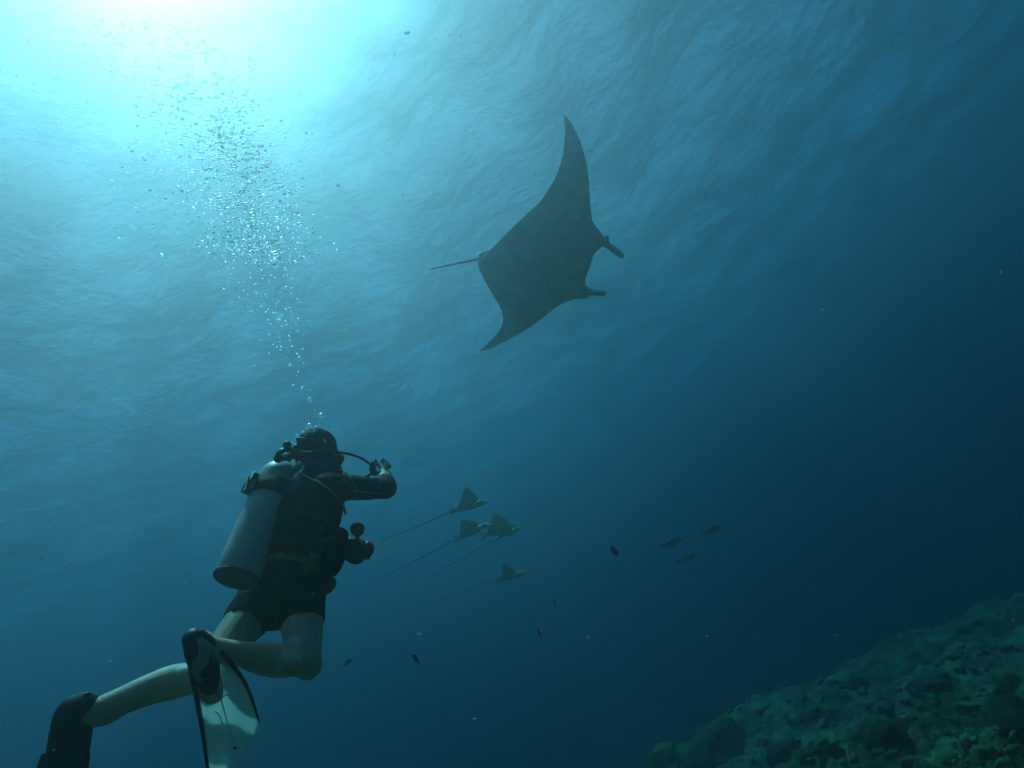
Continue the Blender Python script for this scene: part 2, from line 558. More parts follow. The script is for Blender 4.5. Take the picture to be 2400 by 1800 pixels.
# ---------------------------------------------------------------- manta ray
def vC(x, y): return (980 + x / 2.72, 240 + y / 2.72)
def manta_mat():
    t = NT('manta_skin')
    p = t.n('BsdfPrincipled'); p.inputs['Roughness'].default_value = 0.75; p.inputs['Specular IOR Level'].default_value = 0.2
    a = t.ramp(t.noise(5.0, 5, 0.6), [(0.32, (0.46, 0.54, 0.50)), (0.68, (0.66, 0.76, 0.70))])
    s = t.ramp(t.noise(11.0, 2, 0.4), [(0.30, (0.62, 0.62, 0.62)), (0.38, (1, 1, 1))])
    m = t.n('Mix', data_type='RGBA', blend_type='MULTIPLY'); m.inputs[0].default_value = 1.0
    t.l(a, m.inputs[6]); t.l(s, m.inputs[7]); t.l(m.outputs[2], p.inputs['Base Color'])
    t.l(t.bump(t.noise(14, 4, 0.6), 0.3, 0.01), p.inputs['Normal'])
    t.surf(p.outputs[0]); return t.m
M_MANTA = manta_mat()
def build_manta():
    lead = [(922, 72), (950, 98), (970, 125), (1010, 195), (1040, 265), (1062, 340), (1080, 430), (1090, 520), (1097, 640), (1110, 748), (1140, 800), (1172, 838),
            (1180, 880), (1165, 928), (1135, 952), (1110, 1000), (1090, 1060), (1070, 1115), (1064, 1150), (1075, 1195), (1085, 1236),
            (1050, 1250), (1000, 1256), (950, 1270), (890, 1300), (830, 1345), (760, 1400), (680, 1455), (600, 1500), (500, 1550), (430, 1580), (390, 1585)]
    trail = [(922, 72), (928, 100), (936, 150), (935, 220), (925, 310), (905, 400), (870, 490), (820, 570), (770, 640), (700, 705), (640, 760), (570, 830), (510, 890), (455, 945),
             (415, 985), (378, 1015), (390, 1060), (420, 1130), (455, 1190), (490, 1250), (520, 1300), (538, 1350), (540, 1395), (520, 1450), (480, 1500), (430, 1550), (390, 1585)]
    lead = [vC(*p) for p in lead]; trail = [vC(*p) for p in trail]
    NS = 90
    # both edges run from the upper tip to the lower tip; split at head / tail so that the chords stay chords
    def split(pl, k, n1, n2):
        a = resample(catmull(pl[:k + 1], 5), n1); b = resample(catmull(pl[k:], 5), n2)
        return a + b[1:]
    L = split(lead, 16, NS, NS); T = split(trail, 15, NS, NS)
    C0 = P(1262, 610, 6.9)
    nrm = CAMROT @ Vector((0.10, -0.45, 0.89)).normalized()
    ax = (P(1410, 640, 6.9) - P(1115, 612, 6.9)).normalized()
    def onplane(px, py):
        r = ray(px, py)
        return r * (C0.dot(nrm) / r.dot(nrm))
    NC = 22
    span = (onplane(*vC(922, 72)) - onplane(*vC(390, 1585))).length
    print('manta span', span)
    wing = nrm.cross(ax).normalized()
    top, bot = [], []
    m = len(L)
    for i in range(m):
        le, te = L[i], T[i]
        rt, rb = [], []
        for j in range(NC):
            c = 0.5 - 0.5 * math.cos(math.pi * j / (NC - 1))      # 0 lead .. 1 trail
            px = le[0] + (te[0] - le[0]) * c; py = le[1] + (te[1] - le[1]) * c
            p = onplane(px, py)
            s = (p - C0).dot(wing) / (span / 2)
            bend = 0.30 * abs(s) ** 2.2 - 0.05
            p = p * (1 + bend / p.length)                        # wings swept upward, away from the viewer
            chord = (onplane(*le) - onplane(*te)).length
            prof = (c ** 0.5) * (1 - c) ** 0.9 * 1.9 if 0 < c < 1 else 0
            th = chord * 0.085 * prof * (0.35 + 0.65 * math.exp(-(s / 0.28) ** 2))
            body = 0.20 * math.exp(-(s / 0.15) ** 2) * max(0.0, math.sin(math.pi * min(1, max(0, c)))) ** 0.7
            hd = -nrm
            rt.append(p + hd * (th + body)); rb.append(p - hd * (0.55 * th + 0.45 * body))
        top.append(rt); bot.append(rb)
    V, F = [], []
    for rows in (top, bot):
        for r in rows: V += r
    o = m * NC
    for i in range(m - 1):
        for j in range(NC - 1):
            a = i * NC + j
            F.append((a, a + 1, a + NC + 1, a + NC))
            F.append((o + a, o + a + NC, o + a + NC + 1, o + a + 1))
    root = empty('manta_ray', C0, label='huge manta ray gliding overhead seen from below against the surface', cat='manta ray')
    ob = mesh_obj('body', V, F, M_MANTA)
    bm = bmesh.new(); bm.from_mesh(ob.data)
    bmesh.ops.remove_doubles(bm, verts=bm.verts, dist=0.002)
    bmesh.ops.recalc_face_normals(bm, faces=bm.faces)
    bm.to_mesh(ob.data); bm.free()
    attach(ob, root)
    def pt(x, y, off=0.0):
        p = onplane(*vC(x, y)); return p * (1 + off / p.length)
    def px2m(k): return k / 2.72 * mpp(6.9)
    def child(name, vf, mat=M_MANTA):
        q = mesh_obj(name, vf[0], vf[1], mat); attach(q, root); return q
    sd = nrm
    child('cephalic_fin', tube([(pt(1140, 870), px2m(50), px2m(40)), (pt(1185, 892), px2m(36), px2m(30)), (pt(1215, 915), px2m(22), px2m(20)), (pt(1255, 945), px2m(19), px2m(22)), (pt(1288, 970), px2m(19), px2m(20)), (pt(1300, 982), px2m(14), px2m(14))], 14, 4, sd))
    child('cephalic_fin', tube([(pt(1050, 1195), px2m(44), px2m(38)), (pt(1085, 1207), px2m(32), px2m(26)), (pt(1125, 1213), px2m(20), px2m(19)), (pt(1165, 1216), px2m(18), px2m(19)), (pt(1188, 1217), px2m(15), px2m(14))], 14, 4, sd))
    child('eye', ellipsoid(pt(1196, 868, 0.02), (ax * px2m(22), wing * px2m(24), nrm * px2m(22))))
    child('eye', ellipsoid(pt(1068, 1236, 0.02), (ax * px2m(20), wing * px2m(16), nrm * px2m(20))))
    child('tail', tube([(pt(460, 985, 0.05), px2m(16), px2m(12)), (pt(400, 995, 0.05), px2m(9), px2m(9)), (pt(300, 1016, 0.05), px2m(7), px2m(7)), (pt(180, 1041, 0.05), px2m(5.5), px2m(5.5)), (pt(84, 1062, 0.05), px2m(5), px2m(5))], 10, 4), M_RAYD)
    # small dorsal fin behind the back
    e = 0.12
    a, b, c = pt(470, 948, e), pt(372, 956, e + 0.10), pt(400, 990, e)
    n2 = (b - a).cross(c - a).normalized() * 0.012
    child('dorsal_fin', ([a + n2, b + n2 * 0.3, c + n2, a - n2, b - n2 * 0.3, c - n2], [(0, 1, 2), (5, 4, 3), (0, 3, 4, 1), (1, 4, 5, 2), (2, 5, 3, 0)]))
    # gill slits on the belly
    for side, sg in ((-1, 1), (1, 1)):
        for k in range(5):
            x0, y0 = 1030 - 34 * k, 1030 + side * (72 - 7 * k)
            w_ = []
            for q in (-1, -0.4, 0.4, 1):
                p = pt(x0 - 10 * abs(q), y0 + q * 26)
                w_.append((p + nrm * 0.0, px2m(2.0), px2m(2.6)))
            # laid on the skin below
            from mathutils.bvhtree import BVHTree
            child('gill_slit', tube([(skin_hit(ob, p_[0]), p_[1], p_[2]) for p_ in w_], 6, 2), M_SLIT)
def skin_hit(ob, p):
    """push a point along its sight line onto a mesh"""
    d = p.normalized()
    key = ob.name
    if key not in _bvh:
        from mathutils.bvhtree import BVHTree
        me = ob.data
        _bvh[key] = BVHTree.FromPolygons([v.co.copy() for v in me.vertices], [tuple(q.vertices) for q in me.polygons])
    h = _bvh[key].ray_cast(Vector((0, 0, 0)), d)
    return h[0] if h[0] is not None else p
_bvh = {}
M_SLIT = paint('gill_slit', (0.46, 0.48, 0.38), 0.9)
M_RAYD = paint('eagle_ray_dark', (0.05, 0.05, 0.04), 0.8)
build_manta()

# ---------------------------------------------------------------- eagle rays
M_RAY = paint('eagle_ray_skin', (0.62, 0.64, 0.46), 0.8, 0.25, 4, 0.1, 30, spec=0.2, col2=(0.46, 0.48, 0.34))
M_RAYD = paint('eagle_ray_dark', (0.05, 0.05, 0.04), 0.8)
def eagle_ray(nose, tailbase, wingtip, tailtip, d, label, dd=0.0, wingback=0.0, far=0.8, curl=1.15):
    """nose, tail base and tail tip are pixels of the photograph at d metres; wingtip the raised wing's tip"""
    N, B, Wt, Tt = P(*nose, d), P(*tailbase, d + dd), P(*wingtip, d - 0.05), P(*tailtip, d + dd * 2)
    L = (N - B).length
    X = (N - B).normalized()
    view = -((N + B) * 0.5).normalized()
    Zu = (Wt - (N + B) * 0.5); Zu = (Zu - X * Zu.dot(X)); Zu = (Zu - view * Zu.dot(view)).normalized()
    Yv = Zu.cross(X).normalized()
    if Yv.dot(view) < 0: Yv = -Yv           # Yv points to the viewer
    root = empty('eagle_ray', B, label=label, cat='eagle ray', group='eagle rays swimming past in a loose group')
    mid = (N + B) * 0.5
    hw = (Wt - mid).dot(Zu)                 # how high the wing stands
    xw = (Wt - mid).dot(X)
    V, F = [], []
    NSP, NCH = 15, 13
    up, lo = [], []
    for side in (1, -1):
        k = 1.0 if side == 1 else far
        for i in range(NSP):
            s = i / (NSP - 1)
            # leading and trailing edge of the disc at span s
            le = L * 0.33 * (1 - s) + (xw + L * 0.06) * s + L * 0.07 * math.sin(math.pi * s ** 1.3) - L * 0.09 * math.sin(math.pi * min(1, s * 2.5))
            te = -L * 0.47 * (1 - s) + (xw - L * 0.03) * s + L * 0.03 * math.sin(math.pi * s)
            h = hw * k * (s ** curl)
            y = side * (0.42 * hw * s ** 0.85)
            rowu, rowl = [], []
            for j in range(NCH):
                c = 0.5 - 0.5 * math.cos(math.pi * j / (NCH - 1))
                x = le + (te - le) * c
                th = L * 0.075 * (c ** 0.5) * (1 - c) * 2.2 * (1 - s) ** 1.5 + 0.004 * (1 if 0 < j < NCH - 1 else 0)
                ctr = mid + X * x + Zu * (h - L * 0.03) + Yv * y
                dn = (Zu * 0.75 - Yv * side * 0.65).normalized()
                rowu.append(ctr + dn * th); rowl.append(ctr - dn * th)
            up.append(rowu); lo.append(rowl)
    for rows in (up, lo):
        for r in rows: V += r
    o = len(up) * NCH
    for sd in (0, 1):
        b = sd * NSP * NCH
        for i in range(NSP - 1):
            for j in range(NCH - 1):
                a = b + i * NCH + j
                F.append((a, a + 1, a + NCH + 1, a + NCH)); F.append((o + a, o + a + NCH, o + a + NCH + 1, o + a + 1))
    q = mesh_obj('disc', V, F, M_RAY)
    bm = bmesh.new(); bm.from_mesh(q.data); bmesh.ops.remove_doubles(bm, verts=bm.verts, dist=0.001); bmesh.ops.recalc_face_normals(bm, faces=bm.faces); bm.to_mesh(q.data); bm.free()
    attach(q, root)
    def ch(name, vf, mat=M_RAY):
        z = mesh_obj(name, vf[0], vf[1], mat); attach(z, root); return z
    ch('head', tube([(mid + X * L * 0.02, L * 0.085, L * 0.075), (mid + X * L * 0.24 + Zu * L * 0.015, L * 0.085, L * 0.085), (mid + X * L * 0.36 + Zu * L * 0.02, L * 0.075, L * 0.075), (mid + X * L * 0.45 - Zu * L * 0.005, L * 0.055, L * 0.04), (mid + X * L * 0.53 - Zu * L * 0.02, L * 0.03, L * 0.015)], 12, 4, Yv))
    ch('eye', ellipsoid(mid + X * L * 0.33 + Zu * L * 0.075 + Yv * L * 0.05, (X * L * 0.05, Yv * L * 0.03, Zu * L * 0.022)), M_RAYD)
    for sg in (1, -1):
        ch('pelvic_fin', tube([(B + X * L * 0.06 + Yv * sg * L * 0.02, L * 0.05, L * 0.012), (B - X * L * 0.03 + Yv * sg * L * 0.06 - Zu * L * 0.04, L * 0.045, L * 0.01), (B - X * L * 0.08 + Yv * sg * L * 0.08 - Zu * L * 0.07, L * 0.02, L * 0.006)], 8, 3, Zu))
    ch('dorsal_fin', tube([(B + X * L * 0.03 + Zu * L * 0.02, L * 0.05, L * 0.012), (B - X * L * 0.02 + Zu * L * 0.07, L * 0.03, L * 0.007)], 8, 2, X), M_RAYD)
    sag = Zu * (-(Tt - B).length * 0.012)
    ch('tail', tube([(B + X * L * 0.08, L * 0.040, L * 0.035), (B, L * 0.024), (B + (Tt - B) * 0.1, L * 0.017), (B + (Tt - B) * 0.5 + sag, L * 0.014), (Tt, L * 0.009)], 7, 4), M_RAYD)
eagle_ray((1142, 1177), (1060, 1198), (1092, 1141), (891, 1268), 8.6, 'topmost eagle ray of the group with its wing raised to a point')
eagle_ray((1150, 1229), (1071, 1262), (1084, 1217), (902, 1350), 8.9, far=0.5, curl=0.9, label='eagle ray in the middle left of the group with swept back wing')
eagle_ray((1222, 1238), (1162, 1262), (1166, 1204), (1004, 1352), 9.1, far=0.9, curl=1.35, label='rightmost eagle ray of the overlapping pair with tall triangular wing')
eagle_ray((1215, 1228), (1131, 1257), (1157, 1202), (1119, 1262), 9.8, 'eagle ray partly hidden behind the rightmost one of the pair')
eagle_ray((1232, 1342), (1163, 1361), (1179, 1319), (994, 1421), 9.4, far=0.65, curl=1.5, label='lowest eagle ray swimming alone beneath the others')

# ---------------------------------------------------------------- fish
M_FISH = paint('dark_fish', (0.035, 0.035, 0.04), 0.6, 0.4, 10)
M_FISHG = paint('grey_fish', (0.10, 0.11, 0.11), 0.5, 0.4, 8)
def fish(head, tail, d, deep, label, mat, group, name='fish', dd=0.0):
    A, B = P(*head, d - dd), P(*tail, d + dd)
    L = (A - B).length
    X = (A - B).normalized()
    upv = Vector((0, 0, 1))
    Z = (upv - X * upv.dot(X)).normalized()
    Y = Z.cross(X)
    root = empty(name, (A + B) * 0.5, label=label, cat='fish', group=group)
    def ch(nm, vf):
        z = mesh_obj(nm, vf[0], vf[1], mat); attach(z, root); return z
    at = lambda q, h=0: B + X * (L * q) + Z * (L * h)
    ch('body', tube([(at(0.20), deep * L * 0.16, L * 0.03), (at(0.32), deep * L * 0.34, L * 0.06), (at(0.55, 0.01), deep * L * 0.50, L * 0.085), (at(0.76), deep * L * 0.42, L * 0.08), (at(0.92, -0.01), deep * L * 0.22, L * 0.05), (at(0.985, -0.015), deep * L * 0.08, L * 0.02)], 12, 4, Z))
    def fin(nm, pts, t):
        c = [p + Y * t for p in pts] + [p - Y * t for p in pts]
        n = len(pts)
        F = [tuple(range(n)), tuple(range(2 * n - 1, n - 1, -1))] + [(i, i + n, (i + 1) % n + n, (i + 1) % n) for i in range(n)]
        z = mesh_obj(nm, c, F, mat, smooth=False); attach(z, root)
    k = deep * 0.42
    fin('tail_fin', [at(0.23, 0.02), at(0.12, k * 0.55), at(0.0, k * 0.85), at(0.06, 0.0), at(0.0, -k * 0.85), at(0.12, -k * 0.55), at(0.23, -0.02)], L * 0.006)
    fin('dorsal_fin', [at(0.30, deep * 0.27), at(0.34, deep * 0.46), at(0.52, deep * 0.60), at(0.68, deep * 0.58), at(0.76, deep * 0.38)], L * 0.006)
    fin('anal_fin', [at(0.30, -deep * 0.27), at(0.34, -deep * 0.46), at(0.46, -deep * 0.58), at(0.56, -deep * 0.44)], L * 0.006)
GF = 'hazy grey fish far off on the right'
fish((1690, 1232), (1640, 1253), 11.5, 0.34, 'highest of the three hazy fish, right of the eagle rays', M_FISHG, GF)
fish((1598, 1262), (1545, 1283), 11.0, 0.34, 'leftmost of the three hazy fish, right of the eagle rays', M_FISHG, GF)
fish((1632, 1300), (1583, 1318), 12.5, 0.36, 'lowest and faintest of the three hazy fish', M_FISHG, GF)
GD = 'small dark reef fish below the eagle rays'
fish((1430, 1288), (1450, 1294), 4.6, 0.62, 'stubby round dark fish between the eagle rays and the hazy fish', M_FISH, GD, dd=0.05)
fish((1260, 1473), (1270, 1500), 5.0, 0.36, 'slim dark fish nose up below the lowest eagle ray', M_FISH, GD)
fish((1297, 1404), (1303, 1422), 5.2, 0.40, 'tiny dark fish just right below the lowest eagle ray', M_FISH, GD)
fish((965, 1532), (983, 1556), 4.8, 0.46, 'dark fish diving in open water right of the bent knee', M_FISH, GD)
fish((825, 1544), (806, 1560), 6.4, 0.42, 'dim fish close to the bent knee', M_FISH, GD)
fish((934, 1522), (942, 1536), 8.2, 0.4, 'faintest small fish above the diving dark fish', M_FISH, GD)
fish((2190, 1622), (2203, 1640), 3.9, 0.5, 'dark little fish hovering over the reef slope', M_FISH, GD)
GL = 'tiny hazy fish at the left edge of the picture'
for h, t, lb in (((53, 1181), (40, 1188), 'topmost tiny hazy fish at the far left'), ((15, 1225), (0, 1233), 'tiny hazy fish cut by the left edge'),
             ((121, 1216), (107, 1223), 'darkest tiny hazy fish left of the steel tank'), ((105, 1306), (90, 1312), 'tiny hazy fish lower at the left, below the darkest one'),
             ((168, 1320), (154, 1328), 'lowest tiny hazy fish at the left'), ((40, 1291), (24, 1299), 'faint tiny hazy fish near the left edge, lower down')):
    fish(h, t, 9.0, 0.30, lb, M_FISHG, GL)
# ---------------------------------------------------------------- the diver
M_SKIN = paint('skin', (0.62, 0.47, 0.34), 0.5, 0.14, 14, 0.35, 160, spec=0.35, col2=(0.48, 0.34, 0.24))
M_RASH = paint('rash_guard_cloth', (0.016, 0.017, 0.019), 0.85, 0.4, 14, 0.4, 120, spec=0.15)
M_VEST = paint('vest_cloth', (0.012, 0.013, 0.014), 0.8, 0.5, 18, 0.5, 90, spec=0.2)
M_SHORT = paint('shorts_cloth', (0.030, 0.032, 0.026), 0.9, 0.5, 30, 0.6, 90, spec=0.1)
M_HAIR = paint('hair', (0.035, 0.030, 0.022), 0.75, 0.5, 60, 0.8, 160, spec=0.25)
M_RUBBER = paint('black_rubber', (0.014, 0.014, 0.020), 0.55, 0.3, 12, 0.1, 80, spec=0.35)
def tank_mat():
    t = NT('tank_paint')
    p = t.n('BsdfPrincipled'); p.inputs['Roughness'].default_value = 0.42; p.inputs['Specular IOR Level'].default_value = 0.5
    a = t.ramp(t.noise(5, 6, 0.65), [(0.30, (0.33, 0.36, 0.32)), (0.65, (0.46, 0.49, 0.44))])
    s = t.ramp(t.noise(38, 5, 0.75), [(0.30, (0.45, 0.45, 0.43)), (0.40, (1, 1, 1))])
    m = t.n('Mix', data_type='RGBA', blend_type='MULTIPLY'); m.inputs[0].default_value = 1.0
    t.l(a, m.inputs[6]); t.l(s, m.inputs[7]); t.l(m.outputs[2], p.inputs['Base Color'])
    t.l(t.bump(t.noise(30, 4, 0.6), 0.1, 0.004), p.inputs['Normal'])
    t.surf(p.outputs[0]); return t.m
M_TANK = tank_mat()
M_CHROME = paint('chrome', (0.75, 0.75, 0.75), 0.18, 0.1, 8, metallic=1.0)
M_BLACK = paint('black_plastic', (0.02, 0.02, 0.022), 0.45, 0.3, 10)
M_OLIVE = paint('olive_webbing', (0.24, 0.26, 0.05), 0.85, 0.35, 20, 0.4, 140, spec=0.15)
M_LIME = paint('lime_piping', (0.26, 0.33, 0.06), 0.7, 0.3, 20)
M_RED = paint('red_anodised', (0.95, 0.05, 0.06), 0.35, 0.2, 10)
M_PALE = paint('pale_plastic', (0.75, 0.75, 0.72), 0.5, 0.15, 10)
def blade_mat():
    t = NT('fin_blade')
    p = t.n('BsdfPrincipled'); p.inputs['Roughness'].default_value = 0.45
    t.l(t.ramp(t.noise(7, 4), [(0.3, (0.74, 0.78, 0.75)), (0.7, (0.84, 0.86, 0.83))]), p.inputs['Base Color'])
    tl = t.n('BsdfTranslucent'); tl.inputs['Color'].default_value = (0.85, 0.95, 0.90, 1)
    m = t.n('MixShader'); m.inputs[0].default_value = 0.60
    t.l(p.outputs[0], m.inputs[1]); t.l(tl.outputs[0], m.inputs[2]); t.surf(m.outputs[0])
    return t.m
M_BLADE = blade_mat()

def cv(x, y, z): return CAMROT @ Vector((x, y, z))
HIP = P(664, 1385, 2.40)
NECK = P(754, 1114, 2.64)
U = (NECK - HIP).normalized()
Fw = cv(0.80, 0.02, -0.60); Fw = (Fw - U * Fw.dot(U)).normalized()
Rt = Fw.cross(U).normalized()
TL = (NECK - HIP).length
print('torso', TL)
tb = lambda t, f=0.0, r=0.0: HIP + U * t + Fw * f + Rt * r
RH, LH = P(702, 1395, 2.34), P(622, 1392, 2.46)
RK, RA = P(716, 1550, 2.13), P(508, 1519, 1.90)
LK, LA = P(484, 1583, 2.08), P(222, 1668, 1.86)
RS = NECK - U * 0.085 + Rt * 0.165
LS = NECK - U * 0.085 - Rt * 0.165
RE, RW = P(906, 1146, 2.67), P(899, 1113, 2.88)
LE = tb(0.24, 0.05, -0.30)
CAMC = P(832, 1284, 2.66)           # dive camera held before the belly
LW = P(818, 1296, 2.74)
for n_, a_, b_ in (('uarmR', RS, RE), ('farmR', RE, RW), ('uarmL', LS, LE), ('farmL', LE, LW), ('thR', RH, RK), ('shR', RK, RA), ('thL', LH, LK), ('shL', LK, LA)):
    print(n_, round((a_ - b_).length, 3))
lerp = lambda a, b, t: a + (b - a) * t

def torso(g=0.0, t0=-0.10, t1=None):
    rings = [(-0.04, 0.150, 0.110, 0.0), (0.0, 0.165, 0.118, -0.008), (0.08, 0.158, 0.108, 0.0), (0.20, 0.142, 0.098, 0.005), (0.34, 0.165, 0.112, 0.008), (0.46, 0.178, 0.108, 0.0), (0.535, 0.150, 0.085, -0.01), (0.60, 0.075, 0.070, -0.01)]
    return tube([(tb(t, f), a + g, b + g) for t, a, b, f in rings if t >= t0 and (t1 is None or t <= t1)], 20, 4, Rt)
def leg(hip, knee, ank, g=0.0, upto=1.0, thigh_only=False, bow=None, ak=1.0):
    bow = bow or Vector((0, 0, 0))
    th = [(hip + U * 0.03, 0.088 + g), (lerp(hip, knee, 0.25), 0.086 + g), (lerp(hip, knee, 0.55), 0.079 + g), (lerp(hip, knee, 0.85), 0.066 + g), (knee, 0.057 + g)]
    if thigh_only: return tube([(p, r, r) for p, r in th[:thigh_only]], 16, 4)
    sh = [(lerp(knee, ank, 0.12) + bow * 0.3, 0.054 + g), (lerp(knee, ank, 0.32) + bow, 0.0585 + g), (lerp(knee, ank, 0.55) + bow, 0.052 + g), (lerp(knee, ank, 0.8) + bow * 0.4, 0.038 * ak + g), (ank, 0.034 * ak + g)]
    return tube([(p, r, r) for p, r in th], 16, 4), tube([(knee, 0.057 + g, 0.057 + g)] + [(p, r, r) for p, r in sh], 16, 4)
def arm(s, e, w, g=0.0, f1=1.0):
    a = tube([(s, 0.060 + g, 0.060 + g), (lerp(s, e, 0.35), 0.052 + g, 0.052 + g), (lerp(s, e, 0.8), 0.043 + g, 0.043 + g), (e, 0.041 + g, 0.041 + g)], 14, 4)
    pts = [(e, 0.041 + g), (lerp(e, w, 0.25), 0.043 + g), (lerp(e, w, 0.6), 0.038 + g), (w, 0.031 + g)]
    if f1 < 1.0: pts = [(e, 0.041 + g), (lerp(e, w, 0.25), 0.044 + g), (lerp(e, w, f1), 0.039 + g)]
    b = tube([(p, r, r) for p, r in pts], 14, 4)
    return [a, b]
# head: skull, jaw, nose, ears, brow on a frame of its own (looks ahead and a little up)
HC = P(745, 1067, 2.70)
hF = (Fw * 0.95 - U * 0.06 + Rt * -0.18).normalized()
hU = (U - hF * U.dot(hF)).normalized(); hU = (hU + Fw * 0.0).normalized()
hR = hF.cross(hU)
def hp(f, u, r=0.0): return HC + hF * f + hU * u + hR * r
def head_parts():
    pr = [ellipsoid(hp(-0.012, 0.025), (hR * 0.077, hF * 0.096, hU * 0.092)),
          tube([(hp(0.025, 0.02), 0.064, 0.075), (hp(0.032, -0.045), 0.058, 0.062), (hp(0.045, -0.09), 0.043, 0.046), (hp(0.058, -0.115), 0.026, 0.028)], 16, 4, hR),
          tube([(hp(-0.01, -0.02), 0.056, 0.058), (lerp(hp(-0.015, -0.10), NECK, 0.4), 0.056, 0.056), (NECK - U * 0.04, 0.066, 0.062)], 14, 4, Rt)]
    pr.append(tube([(hp(0.082, 0.015), 0.008), (hp(0.098, -0.012), 0.011), (hp(0.104, -0.030), 0.014), (hp(0.088, -0.036), 0.012)], 10, 3))      # nose
    pr.append(tube([(hp(0.072, 0.030, -0.045), 0.012), (hp(0.086, 0.034), 0.012), (hp(0.072, 0.030, 0.045), 0.012)], 8, 3))                   # brow
    for s in (1, -1):
        pr.append(ellipsoid(hp(-0.01, -0.008, s * 0.078), (hR * s * 0.012, hF * 0.020, hU * 0.033)))                                        # ear
        pr.append(ellipsoid(hp(0.074, 0.012, s * 0.031), (hR * 0.014, hF * 0.012, hU * 0.010)))                                            # eye
    pr.append(tube([(hp(0.080, -0.066, -0.022), 0.008), (hp(0.090, -0.066), 0.010), (hp(0.080, -0.066, 0.022), 0.008)], 8, 3))                # lips
    return pr
# hands
def hand(w, knuckle, palm_n, curl, spread, fingers):
    """palm from wrist to knuckle row; fingers: list of polylines (points)"""
    t = (knuckle - w).normalized()
    side = t.cross(palm_n).normalized()
    pr = [tube([(w, 0.030, 0.024), (lerp(w, knuckle, 0.4), 0.041, 0.021), (knuckle, 0.045, 0.017)], 14, 3, side)]
    for f in fingers:
        n = len(f)
        pr.append(tube([(p, 0.0116 - 0.0022 * i / (n - 1)) for i, p in enumerate(f)], 9, 3))
    return pr
# right hand: raised, fingers closed round the inflator, tips pointing up
RKN = P(899, 1093, 2.95)
rtow = (RKN - RW).normalized()
rf = []
for base, mid, tip in (((886, 1092, 2.935), (881, 1082, 2.925), (880, 1078, 2.90)), ((894, 1089, 2.955), (895, 1080, 2.955), (896, 1076, 2.925)),
                       ((903, 1090, 2.965), (906, 1084, 2.975), (902, 1083, 2.93)), ((910, 1096, 2.955), (914, 1092, 2.965), (908, 1090, 2.92))):
    rf.append([P(*base), P(*mid), P(*tip)])
rf.append([P(888, 1110, 2.90), P(881, 1106, 2.885), P(878, 1097, 2.88)])      # thumb from the side of the palm
RHAND = hand(RW, RKN, (P(880, 1098, 2.9) - RKN).normalized(), 0, 0, rf)
LKN = P(832, 1300, 2.735)
lf = []
for k, (x, y) in enumerate(((836, 1290), (838, 1297), (838, 1304), (835, 1310))):
    lf.append([P(x - 4, y + 2, 2.735), P(x + 6, y, 2.72), P(x + 7, y, 2.69), P(x + 2, y - 1, 2.675)])
lf.append([P(822, 1290, 2.73), P(829, 1280, 2.72), P(838, 1276, 2.71)])
LHAND = hand(LW, LKN, -LKN.normalized(), 0, 0, lf)
# feet inside the fins
def foot(ank, heel, toe, side):
    return tube([(heel, 0.030, 0.030), (lerp(heel, ank, 0.35), 0.037, 0.040), (lerp(heel, toe, 0.45), 0.043, 0.032), (lerp(heel, toe, 0.8), 0.046, 0.022), (toe, 0.036, 0.014)], 12, 4, side)
RHEEL, RTOE = P(462, 1502, 1.89), P(500, 1640, 1.91)
LHEEL, LTOE = P(168, 1668, 1.85), P(150, 1830, 1.83)
person = empty('person', HIP, label='scuba diver in black vest and dark shorts kicking upward, one arm raised', cat='person')
rt_, rs_ = leg(RH, RK, RA, bow=(CAMROT @ Vector((0, -0.012, 0))))
lt_, ls_ = leg(LH, LK, LA, bow=(CAMROT @ Vector((0, 0.016, 0))), ak=1.2)
body = union('body', [torso(0, -0.05), rt_, rs_, lt_, ls_] + arm(RS, RE, RW) + arm(LS, LE, LW) + head_parts() + RHAND + LHAND
             + [tube([(RA, 0.034, 0.034), (lerp(RA, RHEEL, 0.6), 0.036, 0.036)], 12, 2), foot(RA, RHEEL, RTOE, cv(1, 0.3, 0)),
                tube([(LA, 0.036, 0.036), (lerp(LA, LHEEL, 0.6), 0.040, 0.040)], 12, 2), foot(LA, LHEEL, LTOE, cv(1, 0.1, 0))]
             + [ellipsoid(RK + cv(0.010, -0.012, 0.0), (cv(0.050, 0.02, 0), cv(-0.02, 0.054, 0), cv(0, 0, 0.050))),
                ellipsoid(lerp(RK, RA, 0.30) + cv(0, -0.012, 0.012), (cv(0.095, 0.01, 0.03), cv(0, 0.052, 0), cv(0, 0, 0.050))),
                ellipsoid(P(240, 1672, 1.885), (cv(0.085, 0.020, 0), cv(-0.008, 0.040, 0), cv(0, 0, 0.036))),
                ellipsoid(RK + cv(-0.035, 0.030, 0), (cv(0.06, 0.02, 0), cv(-0.02, 0.06, 0), cv(0, 0, 0.055))),
                ellipsoid(lerp(LK, LA, 0.30) + cv(0, 0.018, 0.010), (cv(0.100, 0.02, -0.03), cv(0, 0.050, 0), cv(0, 0, 0.052)))],
             M_SKIN, 0.0062, 3)
attach(body, person)
def wr(amp, fr):
    return lambda c: amp * fbm(c.x * fr, c.y * fr, c.z * fr, 3)
rash = union('rash_guard', [torso(0.008, 0.0)] + arm(RS, RE, RW, 0.008, 0.42) + arm(LS, LE, LW, 0.008, 0.8) + [tube([(NECK - U * 0.05, 0.085, 0.082), (NECK + U * 0.005, 0.073, 0.070)], 14, 2, Rt)], M_RASH, 0.008, 4, fn=wr(0.004, 22))
attach(rash, person)
hem = 0.47
